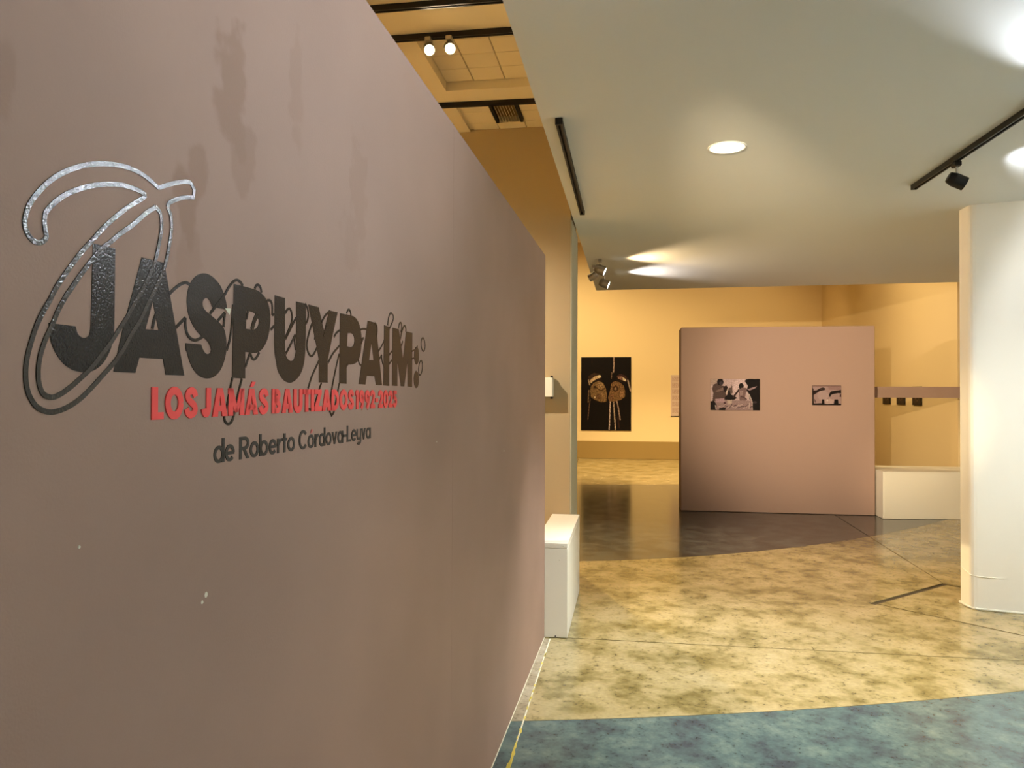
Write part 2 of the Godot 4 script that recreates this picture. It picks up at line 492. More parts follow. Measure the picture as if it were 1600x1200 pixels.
func structure() -> void:
	# lowered ceiling: a deep boxed-in block, its front edge slightly out of square
	var st := st_new()
	add_prism(st, PackedVector2Array([Vector2(-0.448, -4.0), Vector2(5.2, -4.0), Vector2(5.2, 10.06), Vector2(-0.440, 10.32)]), CEIL, TOP)
	struct(commit("ceiling", st, M.soffit), "lowered flat white ceiling block over the entrance area", "ceiling")
	struct(dbox("ceiling_hall", Vector3(-6.2, TOP, -4.2), Vector3(5.4, TOP + 0.2, 18.9), M.tile), "high ceiling over the far hall", "ceiling")
	# tall wall behind the plinth, with its paler end face
	var tall := Node3D.new()
	tall.name = "wall_middle"
	put(tall, self)
	struct(tall, "tall grey beige wall standing behind the end of the title wall", "wall")
	dbox("wall_body", Vector3(-6.0, 0, 6.06), Vector3(-0.462, TOP, 6.71), M.grey, tall)
	var cap_piece := dbox("end_face", Vector3(-0.462, 0, 6.06), Vector3(-0.448, CEIL - 0.012, 6.71), M.cap, tall, 0.004)
	cap_piece.set_meta("label", "paler end face of the wall")
	struct(dbox("wall_back", Vector3(-6.2, 0, 18.555), Vector3(5.4, TOP, 18.8), M.ochre), "warm yellow back wall of the hall", "wall")
	struct(dbox("wall_right", Vector3(4.38, 0, 11.15), Vector3(5.4, TOP, 18.6), M.ochre), "warm yellow right wall of the hall", "wall")
	struct(dbox("wall_east", Vector3(5.2, 0, -4.2), Vector3(5.4, TOP, 11.2), M.white), "white side wall of the entrance area, hidden beyond the pier", "wall")
	struct(dbox("wall_rear", Vector3(-6.2, 0, -4.2), Vector3(5.4, TOP, -4.0), M.white), "white wall behind the viewpoint", "wall")
	struct(dbox("wall_west", Vector3(-6.2, 0, -4.2), Vector3(-6.0, TOP, 18.8), M.ochre), "warm yellow far left wall of the side gallery", "wall")
	struct(dbox("baseboard_back", Vector3(-6.0, 0, 18.52), Vector3(4.38, 0.42, 18.56), M.skirt, self, 0.006), "tall dark ochre base strip along the back wall", "baseboard")
	# white pier at the right edge
	var pier := Node3D.new()
	pier.name = "wall_pier"
	put(pier, self)
	struct(pier, "white plastered pier at the right edge with a rounded corner", "wall")
	st = st_new()
	add_prism(st, PackedVector2Array([Vector2(2.447, 6.19), Vector2(2.447, 6.045), Vector2(2.453, 6.026), Vector2(2.466, 6.012), Vector2(2.486, 6.004), Vector2(3.6, 5.72), Vector2(3.6, 6.19)]), 0, CEIL)
	commit("pier_body", st, M.white, pier)
	st = st_new()          # ridge of old plaster low on the corner, and lumps along the foot
	var ridge := [Vector3(2.446, 0.27, 6.18), Vector3(2.446, 0.255, 6.08), Vector3(2.449, 0.243, 6.03), Vector3(2.484, 0.24, 6.003), Vector3(2.56, 0.236, 5.985), Vector3(2.65, 0.24, 5.962)]
	for i in ridge.size() - 1:
		var a: Vector3 = ridge[i]
		var b: Vector3 = ridge[i + 1]
		add_tube(st, P(a.x, a.y, a.z), P(b.x, b.y, b.z), 0.004, 0.004 if i < 4 else 0.001, 8)
	commit("plaster_ridge", st, M.scar, pier)
	st = st_new()
	var foot := [Vector3(2.444, 0.006, 6.2), Vector3(2.446, 0.008, 6.05), Vector3(2.47, 0.007, 6.004), Vector3(2.7, 0.006, 5.946), Vector3(3.1, 0.006, 5.845), Vector3(3.55, 0.006, 5.73)]
	for i in foot.size() - 1:
		var a: Vector3 = foot[i]
		var b: Vector3 = foot[i + 1]
		add_tube(st, P(a.x, a.y, a.z), P(b.x, b.y, b.z), 0.009, 0.008, 8)
	commit("plaster_foot", st, M.scar, pier)
	title_wall()

func title_wall() -> void:
	var w := Node3D.new()
	w.name = "wall_left"
	put(w, self)
	w.transform = wall_frame(0, 0)
	struct(w, "long matt taupe title wall at the left carrying the black and red lettering", "wall")
	# touched-up paint: darker smears with soft ragged edges, kept as a colour map over u 0..5, v 0..2.5
	var wide := 1024
	var tall := 512
	var im := Image.create(wide, tall, false, Image.FORMAT_RGB8)
	var rag := noise(5, 0.03, 4)
	var tone := noise(6, 0.006, 3)
	var smears := [
		[1.075, 2.00, 0.040, 0.100, 0.75], [1.10, 1.92, 0.045, 0.05, 0.5], [1.29, 2.09, 0.03, 0.10, 0.30], [0.962, 1.80, 0.028, 0.05, 0.75], [0.985, 1.86, 0.022, 0.035, 0.65],
		[0.968, 1.74, 0.03, 0.05, 0.35], [1.60, 1.99, 0.05, 0.11, 0.28], [1.56, 1.86, 0.06, 0.06, 0.18], [0.655, 1.85, 0.015, 0.05, 0.4]]
	for y in tall:
		for x in wide:
			var u := 5.0 * x / wide
			var v := 2.5 - 2.5 * y / tall
			var k := 0.0
			for s in smears:
				var e := absf((u - s[0]) / s[2])
				var f := absf((v - s[1]) / s[3])
				if e < 1.6 and f < 1.6:
					var q := pow(pow(e, 3) + pow(f, 3), 1.0 / 3.0) + rag.get_noise_2d(x * 2.0, y * 2.0) * 0.7
					k = maxf(k, s[4] * smoothstep(1.1, 0.75, q))
			var g := 1.0 + tone.get_noise_2d(x, y) * 0.05
			im.set_pixel(x, y, Color(0.97 * g - 0.10 * k, 0.97 * g - 0.13 * k, 0.97 * g - 0.17 * k))
	var m: StandardMaterial3D = M.taupe
	m.detail_enabled = true
	m.detail_blend_mode = BaseMaterial3D.BLEND_MODE_MUL
	m.detail_uv_layer = BaseMaterial3D.DETAIL_UV_2
	m.detail_albedo = ImageTexture.create_from_image(im)
	var mask := Image.create(4, 4, false, Image.FORMAT_RGB8)
	mask.fill(Color.WHITE)
	m.detail_mask = ImageTexture.create_from_image(mask)
	for piece in [[-3.4, 0.0], [0.0, 2.4541], [2.4549, WALL_END]]:
		var lo := Vector3(piece[0], 0.006, -0.30)
		var hi := Vector3(piece[1], WALL_H, 0.0)
		var st := st_new()
		var r := 0.003
		var add := func(a: Vector3, b: Vector3, c: Vector3, d: Vector3, n: Vector3) -> void:
			for v in ([a, b, c, a, c, d] if (b - a).cross(c - a).dot(n) < 0.0 else [a, c, b, a, d, c]):
				st.set_uv2(Vector2(v.x / 5.0, 1.0 - v.y / 2.5) if v.x >= 0.0 else Vector2(0, 0.5))
				st.add_vertex(v)
		add.call(Vector3(lo.x, lo.y, 0), Vector3(hi.x, lo.y, 0), Vector3(hi.x, hi.y - r, 0), Vector3(lo.x, hi.y - r, 0), Vector3.BACK)
		add.call(Vector3(lo.x, hi.y - r, 0), Vector3(hi.x, hi.y - r, 0), Vector3(hi.x, hi.y, -r), Vector3(lo.x, hi.y, -r), Vector3(0, 1, 1))
		add.call(Vector3(lo.x, hi.y, -r), Vector3(hi.x, hi.y, -r), Vector3(hi.x, hi.y, lo.z), Vector3(lo.x, hi.y, lo.z), Vector3.UP)
		add.call(Vector3(lo.x, lo.y, lo.z), Vector3(hi.x, lo.y, lo.z), Vector3(hi.x, hi.y, lo.z), Vector3(lo.x, hi.y, lo.z), Vector3.FORWARD)
		for x in [lo.x, hi.x]:
			add.call(Vector3(x, lo.y, 0), Vector3(x, lo.y, lo.z), Vector3(x, hi.y, lo.z), Vector3(x, hi.y, 0), Vector3(signf(x - (lo.x + hi.x) / 2), 0, 0))
		add.call(Vector3(lo.x, lo.y, 0), Vector3(hi.x, lo.y, 0), Vector3(hi.x, lo.y, lo.z), Vector3(lo.x, lo.y, lo.z), Vector3.DOWN)
		commit("panel", st, m, w)
	box("foot_bead", Vector3(-3.4, 0.0, -0.28), Vector3(WALL_END - 0.002, 0.006, 0.002), M.filler, w)
	# small scars: nail holes and a chip
	var sc := st_new()
	for s in [[1.02, 1.258, 0.006], [1.01, 1.25, 0.004], [0.768, 1.375, 0.003], [3.4, 1.29, 0.006], [2.26, 1.40, 0.003]]:
		add_tube(sc, Vector3(s[0], s[1], -0.001), Vector3(s[0], s[1], 0.0008), s[2], s[2] * 0.5, 7)
	commit("chip", sc, M.scar, w)

# ---------------------------------------------------------------- floor
func band(c: Vector3, shift: float, x0: float, x1: float, back: bool) -> PackedVector2Array:
	var p := PackedVector2Array()
	var n := 48
	for i in n + 1:
		var x := lerpf(x0, x1, float(n - i if back else i) / n)
		p.append(Vector2(x, c.x + c.y * x + c.z * x * x + shift))
	return p

func cut(pieces: Array, knife: PackedVector2Array) -> Array:
	var out := []
	for p in pieces:
		for q in Geometry2D.clip_polygons(p, knife):
			if not Geometry2D.is_polygon_clockwise(q):
				out.append(q)
	return out

func blade(a: Vector2, b: Vector2, w: float) -> PackedVector2Array:
	var n := (b - a).normalized().orthogonal() * w / 2.0
	return PackedVector2Array([a + n, a - n, b - n, b + n])

func floor_slabs() -> void:
	var fl := Node3D.new()
	fl.name = "floor"
	put(fl, self)
	struct(fl, "polished stained concrete floor with curved olive, dark and teal fields", "floor")
	dbox("base_layer", Vector3(-6.2, -0.16, -4.2), Vector3(5.4, -0.006, 18.8), M.groove, fl)
	var arc_teal := Vector3(3.729, 0.2490, 0.0388)
	var arc_dark := Vector3(7.268, 0.3560, 0.1056)
	var arc_far := Vector3(13.30, 0.18, 0.0)
	var x0 := -6.0
	var x1 := 5.2
	var g := 0.002
	var near := PackedVector2Array([Vector2(x0, -4.0), Vector2(x1, -4.0)])
	near.append_array(band(arc_teal, -g, x0, x1, true))
	var mid := band(arc_teal, g, x0, x1, false)
	mid.append_array(band(arc_dark, -g, x0, x1, true))
	var dark := band(arc_dark, g, x0, x1, false)
	dark.append_array(band(arc_far, -g, x0, x1, true))
	var far := band(arc_far, g, x0, x1, false)
	far.append_array(PackedVector2Array([Vector2(x1, 18.6), Vector2(x0, 18.6)]))
	var strip := rect(-0.75, -0.4955, -4.5, WALL_END - 0.015)
	var strip_gap := rect(-0.76, -0.4885, -4.6, WALL_END - 0.010)
	var joints := [
		blade(Vector2(-6.1, 4.862), Vector2(5.3, 4.905), 0.010),
		blade(Vector2(2.553, 6.755), Vector2(2.62, 10.60), 0.012),
		blade(Vector2(1.775, 6.036), Vector2(2.575, 6.789), 0.05),
		blade(Vector2(1.785, 6.075), Vector2(2.99, 4.965), 0.018),
		blade(Vector2(2.54, 6.785), Vector2(3.35, 6.03), 0.03),
		blade(Vector2(-0.72, 6.71), Vector2(-1.2, 18.4), 0.012),
		blade(Vector2(1.112, 4.885), Vector2(1.108, 4.965), 0.004)]
	for z in [[[near], M.teal, "teal_field"], [[mid], M.olive, "olive_field"], [[dark], M.umber, "dark_field"], [[far], M.olive, "olive_field"]]:
		var pieces: Array = cut(z[0], strip_gap)
		for j in joints:
			pieces = cut(pieces, j)
		for p in pieces:
			var st := st_new()
			add_prism(st, p, -0.006, 0.0)
			commit(z[2], st, z[1], fl)
	# the ground-down strip along the foot of the title wall, split where the teal begins
	for s in [[strip, mid, M.bare, "worn_strip"], [strip, near, M.teal, "worn_strip"]]:
		for p in Geometry2D.intersect_polygons(s[0], s[1]):
			var st := st_new()
			add_prism(st, p, -0.006, 0.0)
			commit(s[3], st, s[2], fl)
	# filler in the joint, with rubbed yellow paint on it
	var f := dbox("joint_filler", Vector3(-0.4955, -0.006, -4.0), Vector3(-0.4885, -0.0005, WALL_END - 0.012), M.filler, fl)
	f.set_meta("label", "whitish filler in the joint beside the wall")
	var rng := RandomNumberGenerator.new()
	rng.seed = 7
	var st2 := st_new()
	for k in 34:
		var d := 2.9 + 1.75 * rng.randf()
		var long := 0.008 + 0.03 * rng.randf() + (0.05 if d < 3.35 else 0.0)
		var wx := 0.0025 + 0.004 * rng.randf() + (0.006 * rng.randf() if d < 3.35 else 0.0)
		var cx := -0.492 + 0.006 * (rng.randf() - 0.5)
		var pts := PackedVector2Array()
		for i in 7:
			var a := TAU * i / 7
			pts.append(Vector2(cx + cos(a) * wx * (0.5 + 0.5 * rng.randf()), d + sin(a) * long * (0.5 + 0.5 * rng.randf())))
		add_prism(st2, pts, -0.0006, 0.0006)
	var y := commit("yellow_paint", st2, M.yellow, fl)
	y.set_meta("label", "rubbed yellow paint along the joint")
	y.set_meta("kind", "stuff")

# ---------------------------------------------------------------- ceiling of the side gallery
func upper_ceiling() -> void:
	var c := Node3D.new()
	c.name = "ceiling_gallery"
	put(c, self)
	struct(c, "warm lit gallery ceiling with recessed fields of square tiles above the title wall", "ceiling")
	dbox("ceiling_deck", Vector3(-6.0, HIGH + 0.075, -4.0), Vector3(-0.448, HIGH + 0.2, 6.06), M.tile_gap, c)
	var xs := -0.448
	for b in [[-6.0, -1.27, -4.0, 6.06], [-1.27, xs, -4.0, 4.375], [-1.27, xs, 5.213, 5.47]]:
		dbox("plain_board", Vector3(b[0], HIGH, b[2]), Vector3(b[1], HIGH + 0.08, b[3]), M.tile, c)
	dbox("plain_board", Vector3(-1.27, HIGH + 0.02, 5.47), Vector3(-1.246, HIGH + 0.08, 6.06), M.tile, c)
	var gap := 0.003
	for row in 4:
		for k in 4:
			var xa := -1.27 + (0.0 if k == 0 else 0.199 + 0.2195 * (k - 1))
			var xb := minf(-1.27 + 0.199 + 0.2195 * k, xs)
			var da := 4.375 + 0.2095 * row
			dbox("ceiling_tile", Vector3(xa + gap, HIGH + 0.06, da + gap), Vector3(xb - gap, HIGH + 0.08, da + 0.2095 - gap), M.tile, c, 0.003)
	var rows := [5.47, 5.689, 5.903, 6.058]
	var cols := [-1.246, -1.032, -0.8135, -0.60, xs]
	for i in 3:
		for k in 4:
			if k == 1 and i < 2:
				continue          # the vent sits here
			dbox("ceiling_tile", Vector3(cols[k] + gap, HIGH + 0.012, rows[i] + gap), Vector3(cols[k + 1] - gap, HIGH + 0.08, rows[i + 1] - gap), M.tile, c, 0.003)
	var v := thing("ceiling_vent", "square louvred vent with black side cheeks set in the gallery ceiling tiles", "vent", P(-0.923, HIGH, 5.69))
	box("frame", Vector3(-0.106, 0.0, 0.196), Vector3(0.106, 0.012, 0.208), M.tile, v)
	box("frame", Vector3(-0.106, 0.0, -0.212), Vector3(0.106, 0.012, -0.200), M.tile, v)
	for s in [-1, 1]:
		box("side_cheek", Vector3(s * 0.106 if s < 0 else 0.084, -0.002, -0.20), Vector3(-0.084 if s < 0 else 0.106, 0.03, 0.196), M.black_in, v)
	box("back_plate", Vector3(-0.105, 0.05, -0.20), Vector3(0.105, 0.06, 0.196), M.tile_gap, v)
	for k in 8:
		var x := -0.074 + 0.0212 * k
		var st := st_new()
		quad(st, Vector3(x - 0.006, 0.035, -0.2), Vector3(x + 0.006, 0.004, -0.2), Vector3(x + 0.006, 0.004, 0.196), Vector3(x - 0.006, 0.035, 0.196), Vector3(-1, -0.4, 0))
		quad(st, Vector3(x - 0.004, 0.035, -0.2), Vector3(x + 0.008, 0.004, -0.2), Vector3(x + 0.008, 0.004, 0.196), Vector3(x - 0.004, 0.035, 0.196), Vector3(1, 0.4, 0))
		quad(st, Vector3(x + 0.006, 0.004, -0.2), Vector3(x + 0.008, 0.004, -0.2), Vector3(x + 0.008, 0.004, 0.196), Vector3(x + 0.006, 0.004, 0.196), Vector3.DOWN)
		commit("louvre", st, M.tile, v)

# ---------------------------------------------------------------- lamps
func track(called_label: String, a: Vector3, b: Vector3, group := "") -> Node3D:
	var t := thing("lighting_track", called_label, "lighting track", a, group)
	var along := b - a
	var long := along.length()
	t.basis = Basis.looking_at(along.normalized(), Vector3.UP)
	var st := st_new()          # a channel, open below
	add_box(st, Vector3(-0.0175, -0.032, -long), Vector3(-0.006, 0, 0), 0.0015)
	add_box(st, Vector3(0.006, -0.032, -long), Vector3(0.0175, 0, 0), 0.0015)
	add_box(st, Vector3(-0.006, -0.012, -long), Vector3(0.006, 0, 0))
	commit("channel", st, M.black, t)
	for z in [[0.0, 0.022], [-long - 0.022, -long]]:
		box("end_cap", Vector3(-0.019, -0.034, z[0]), Vector3(0.019, 0, z[1]), M.black, t, 0.002)
	return t

# a spotlight: adapter under the track, stem, turned head that looks along dir, lens with a lamp just in front
func spot(label: String, at: Vector3, dir: Vector3, shell: Material, lens: Material, color: Color, energy: float, angle: float, blend := 1.0, drop := 0.07, rad := 0.036, long := 0.10, group := "") -> Node3D:
	var s := thing("track_spotlight", label, "spotlight", at, group)
	var d := dir.normalized()
	box("adapter", Vector3(-0.018, -0.028, -0.032), Vector3(0.018, 0.0, 0.032), shell, s, 0.004)
	var st := st_new()
	add_tube(st, Vector3(0, -0.024, 0), Vector3(0, -drop, 0), 0.006, 0.006, 12)
	commit("stem", st, M.steel, s)
	var c := Vector3(0, -drop - rad * 0.8, 0)
	st = st_new()
	add_lathe(st, c, d, [Vector2(-long * 0.5, 0.0), Vector2(-long * 0.5, rad * 0.72), Vector2(-long * 0.46, rad * 0.8), Vector2(-long * 0.15, rad), Vector2(long * 0.5, rad), Vector2(long * 0.5, rad * 0.88), Vector2(long * 0.36, rad * 0.84), Vector2(long * 0.36, 0.0)], 24)
	commit("head", st, shell, s)
	st = st_new()
	add_lathe(st, c, d, [Vector2(long * 0.37, rad * 0.82), Vector2(long * 0.42, rad * 0.78), Vector2(long * 0.47, rad * 0.5), Vector2(long * 0.49, 0.0)], 24)
	commit("lens", st, lens, s)
	if energy > 0.0:
		var l := SpotLight3D.new()
		l.name = "lamp_light"
		l.light_color = color
		l.light_energy = energy
		l.spot_angle = angle
		l.spot_angle_attenuation = blend
		l.spot_range = 30.0
		l.spot_attenuation = 2.0
		l.light_size = 0.02
		l.shadow_enabled = true
		s.add_child(l)
		l.position = c + d * (long * 0.5 + 0.022)
		l.basis = Basis.looking_at(d, Vector3.UP if absf(d.y) < 0.95 else Vector3.RIGHT)
	return s

func downlight(label: String, at: Vector3, energy: float, angle := 46.0, tint := NEUTRAL, group := "") -> void:
	var s := thing("recessed_downlight", label, "downlight", at, group)
	var st := st_new()
	add_lathe(st, Vector3.ZERO, Vector3.DOWN, [Vector2(0.0, 0.106), Vector2(0.005, 0.104), Vector2(0.006, 0.098), Vector2(0.001, 0.093), Vector2(0.0, 0.092)], 48)
	commit("trim_ring", st, M.soffit, s)
	st = st_new()
	disc(st, Vector3(0, -0.0025, 0), Vector3.DOWN, 0.092, 48)
	commit("diffuser", st, M.down, s)
	var l := SpotLight3D.new()
	l.name = "lamp_light"
	l.light_color = tint
	l.light_energy = energy
	l.spot_angle = angle
	l.spot_angle_attenuation = 0.9
	l.spot_range = 30.0
	l.spot_attenuation = 2.0
	l.light_size = 0.08
	l.shadow_enabled = true
	s.add_child(l)
	l.position = Vector3(0, -0.09, 0)
	l.rotation = Vector3(-PI / 2, 0, 0)

func lamps() -> void:
	downlight("round white recessed downlight, lit, in the middle of the lowered ceiling", P(0.54, CEIL, 4.424), 12.8, 37.0)
	downlight("lit recessed downlight in the lowered ceiling just in front of the viewpoint, above the view", P(0.9, CEIL, 2.1), 3.4, 50.0, WARM)
	downlight("lit recessed downlight in the lowered ceiling behind the viewpoint", P(0.54, CEIL, -2.6), 16.0)
	downlight("lit recessed downlight in the lowered ceiling in front of the pier, outside the view", P(2.78, CEIL, 4.42), 5.2, 66.0)
	downlight("lit recessed downlight near the side wall, behind the viewpoint", P(4.1, CEIL, -1.0), 34.0)
	# tracks under the lowered ceiling
	track("short empty black lighting track along the left edge of the lowered ceiling", P(-0.352, CEIL, 3.85), P(-0.354, CEIL, 5.79))
	track("long black lighting track with one black spotlight at the upper right of the lowered ceiling", P(1.852, CEIL - 0.001, 5.37), P(1.98, CEIL - 0.001, 1.3))
	spot("black spotlight on the right track, turned towards the pier", P(1.875, CEIL - 0.034, 4.78), Vector3(1.0, -0.5, 0.05), M.black, M.bulb_cool, COOL, 1.1, 66.0, 0.3, 0.075, 0.04, 0.10)
	spot("black spotlight on the right track outside the view, turned back towards the viewpoint", P(1.896, CEIL - 0.034, 3.95), Vector3(-0.22, -0.28, 1.0), M.black, M.bulb_cool, COOL, 3.1, 41.0, 0.5)
	spot("black spotlight on the right track outside the view, turned to the title wall", P(1.968, CEIL - 0.034, 1.7), Vector3(-1.0, 0.10, 0.05), M.black, M.bulb_cool, Color(0.90, 0.955, 1.0), 6.2, 38.0, 1.0)
	spot("black spotlight on the right track outside the view, turned to the side wall", P(1.95, CEIL - 0.034, 2.3), Vector3(1.0, -0.25, -0.1), M.black, M.bulb_cool, Color(0.93, 0.975, 1.0), 27.0, 50.0, 0.8)
	spot("black spotlight on the right track outside the view, aimed at the pier", P(1.93, CEIL - 0.034, 2.95), Vector3(0.36, -0.34, -1.0), M.black, M.bulb_cool, COOL, 2.0, 30.0, 1.0)
	track("short black lighting track on the lowered ceiling just left of the viewpoint", P(-0.2, CEIL, 1.0), P(-0.2, CEIL, 2.0))
	spot("black spotlight on the short track above the viewpoint, aimed at the freestanding panel", P(-0.2, CEIL - 0.034, 1.6), Vector3(2.45, -0.86, -8.8), M.black, M.bulb_cool, SOFT, 72.0, 14.5, 1.0, 0.24)
	spot("black spotlight on the short track above the viewpoint, aimed at the low platform", P(-0.2, CEIL - 0.034, 1.25), Vector3(4.05, -2.3, -9.0), M.black, M.bulb_cool, SOFT, 38.0, 7.0, 1.0, 0.24)
	# bright pair at the front left corner of the lowered ceiling
	spot("silver spotlight nearer the viewpoint of the lit trio at the ceiling corner", P(-0.30, CEIL, 7.95), Vector3(1.0, -0.45, 0.1), M.silver, M.bulb_cool, Color(1.0, 0.86, 0.66), 2.8, 58.0, 0.5, 0.066, 0.05, 0.11)
	spot("silver spotlight nearest the hall of the lit trio at the ceiling corner", P(-0.285, CEIL, 8.85), Vector3(1.0, -0.40, 0.1), M.silver, M.bulb_cool, Color(1.0, 0.94, 0.9), 2.5, 58.0, 0.5, 0.08, 0.05, 0.11)
	spot("silver spotlight turned away to the left at the ceiling corner", P(-0.385, CEIL, 8.3), Vector3(-1.0, -0.45, -0.3), M.silver, M.bulb_cool, WARM, 1.2, 40.0, 0.6, 0.085, 0.04, 0.10)
	# side gallery tracks
	var tl := "black lighting track across the side gallery ceiling, "
	track(tl + "nearest the viewpoint", P(-1.43, HIGH, 4.01), P(-0.45, HIGH, 4.0))
	track(tl + "carrying two lit lamps", P(-1.41, HIGH, 4.366), P(-0.45, HIGH, 4.362))
	track(tl + "beside the louvred vent", P(-1.40, HIGH, 5.43), P(-0.45, HIGH, 5.445))
	for x in [-1.43, -1.41]:
		var st := st_new()
		var d := 4.01 if x < -1.42 else 4.366
		var turn := -1.0 if x < -1.42 else 1.0
		add_box(st, Vector3(x - 0.062, HIGH - 0.036, -d - 0.019), Vector3(x - 0.0225, HIGH - 0.0005, -d + 0.019), 0.003)
		add_box(st, Vector3(x - 0.060, HIGH - 0.034, minf(-d - turn * 0.02, -d - turn * 0.17)), Vector3(x - 0.0245, HIGH - 0.0005, maxf(-d - turn * 0.02, -d - turn * 0.17)), 0.003)
		tag(commit("track_connector", st, M.black), "black corner connector at the left end of the " + ("nearest" if x < -1.42 else "two lamp") + " gallery track", "connector")
	spot("left one of the two glaring lamps on the gallery track", P(-1.165, HIGH - 0.034, 4.35), Vector3(0.35, -0.6, 0.8), M.steel, M.bulb_warm, WARM, 0.3, 60.0, 0.6, 0.034, 0.034, 0.07)
	spot("right one of the two glaring lamps on the gallery track", P(-1.04, HIGH - 0.034, 4.35), Vector3(0.3, -0.6, 0.8), M.steel, M.bulb_warm, WARM, 0.3, 60.0, 0.6, 0.034, 0.034, 0.07)
	track("black lighting track on the gallery ceiling over the far left wall", P(-4.4, HIGH, 0.5), P(-4.4, HIGH, 5.5))
	for k in 3:
		var which: String = ["first", "second", "third"][k]
		spot("black wall washer, %s from the viewpoint, on the track by the far left wall" % which, P(-4.4, HIGH - 0.034, 1.2 + 1.9 * k), Vector3(-0.8, -1.0, 0.0), M.black, M.bulb_warm, HALL, 23.0, 60.0, 0.7)
	track("short black lighting track on the gallery ceiling hidden behind the title wall", P(-2.7, HIGH, 4.5), P(-2.0, HIGH, 4.5))
	spot("black spotlight on the gallery track beyond the title wall, aimed at the plinth", P(-2.3, HIGH - 0.034, 4.5), Vector3(1.65, -2.7, -1.6), M.black, M.bulb_warm, Color(1.0, 0.925, 0.82), 13.0, 34.0, 0.9)
	# the hall: wall washers on two tracks under the high ceiling
	track("black lighting track under the hall ceiling in front of the back wall", P(-3.6, TOP, 14.6), P(3.6, TOP, 14.6))
	var aim := [-2.6, -0.8, 0.9, 2.4]
	for k in 4:
		var w: String = ["leftmost", "second from the left", "third from the left", "rightmost"][k]
		spot("black hall spotlight aimed at the back wall, " + w, P(aim[k], TOP - 0.034, 14.6), [Vector3(-0.05, -3.7, -3.95), Vector3(-0.05, -3.7, -3.95), Vector3(-0.3, -5.0, -1.2), Vector3(-0.05, -3.7, -3.95)][k], M.black, M.bulb_warm, HALL, [13.5, 14.5, 55.0, 7.6][k], [46.0, 46.0, 38.0, 46.0][k], 0.9)
	track("black lighting track under the hall ceiling along the middle of the hall", P(0.6, TOP, 10.6), P(0.6, TOP, 14.2))
	spot("black hall spotlight aimed at the right wall near its small pictures", P(0.6, TOP - 0.034, 13.2), Vector3(3.8, -3.2, 0.0), M.black, M.bulb_warm, HALL, 5.0, 44.0, 0.9)
	spot("black hall spotlight aimed at the right wall beside the low platform", P(0.6, TOP - 0.034, 11.6), Vector3(3.7, -2.6, 0.4), M.black, M.bulb_warm, HALL, 12.0, 44.0, 0.9)
	spot("black hall spotlight aimed down the opening past the tall wall", P(-2.9, TOP - 0.034, 13.0), Vector3(3.6, -4.9, 7.2), M.black, M.bulb_warm, HALL, 90.0, 22.0, 0.8)

# ---------------------------------------------------------------- objects
func furniture() -> void:
	# freestanding panel
	var p := dbox("exhibition_panel", Vector3(0.679, 0.003, 10.437), Vector3(3.112, 2.435, 10.84), M.panel, self, 0.006)
	tag(p, "freestanding taupe exhibition panel in the middle carrying two black and white photographs", "panel")
	# white plinth by the end of the title wall
	var w := thing("plinth", "white wooden plinth against the end of the title wall", "plinth", P(-0.48, 0, 5.46))
	box("body", Vector3(-0.12, 0.004, -0.588), Vector3(0.096, 0.566, 0.592), M.plinth, w, 0.002)
	box("top_board", Vector3(-0.12, 0.5675, -0.588), Vector3(0.096, 0.60, 0.592), M.plinth, w, 0.003)
	for s in [[0.07, 0.583], [0.045, 0.495], [0.02, 0.012]]:
		var st := st_new()
		add_lathe(st, Vector3(s[0], s[1], 0.592), Vector3.BACK, [Vector2(-0.002, 0.005), Vector2(0.001, 0.005), Vector2(0.0025, 0.003), Vector2(0.003, 0.0)], 12)
		commit("screw", st, M.scar if s[1] > 0.1 else M.black, w)
	# low platform right of the panel
	var lp := thing("platform", "low white platform box to the right of the freestanding panel", "platform", P(3.75, 0, 10.6))
	var st2 := st_new()
	add_prism(st2, PackedVector2Array([Vector2(3.13, 11.04), Vector2(3.13, 10.185), Vector2(3.14, 10.18), Vector2(4.8, 10.385), Vector2(4.8, 11.04)]), 0.004, 0.575)
	var body := commit("body", st2, M.plinth, lp)
	body.position = -lp.position
	st2 = st_new()
	add_prism(st2, PackedVector2Array([Vector2(3.127, 11.04), Vector2(3.127, 10.182), Vector2(3.138, 10.177), Vector2(4.8, 10.382), Vector2(4.8, 11.04)]), 0.576, 0.592)
	var lid := commit("top_board", st2, M.plinth, lp)
	lid.position = -lp.position
	# rail at eye height between panel and side wall
	var rail := thing("rail", "grey brown horizontal rail at eye height between the panel and the pier", "rail", P(3.75, 1.51, 10.95))
	box("board", Vector3(-0.72, 0.0, -0.06), Vector3(1.45, 0.149, 0.02), M.panel, rail, 0.003)
	box("cleat", Vector3(-0.7, 0.02, -0.085), Vector3(-0.64, 0.13, -0.06), M.panel, rail)
	# small white box on the tall wall
	var wb := thing("wall_box", "small white box with dark clips mounted on the tall wall above the plinth", "box", P(-0.68, 1.523, 6.06))
	box("cover", Vector3(-0.16, 0.0, 0.0), Vector3(0.088, 0.15, 0.10), M.plinth, wb, 0.004)
	for y in [0.150, -0.016]:
		box("clip", Vector3(0.066, y, 0.02), Vector3(0.086, y + 0.016, 0.05), M.black, wb, 0.003)

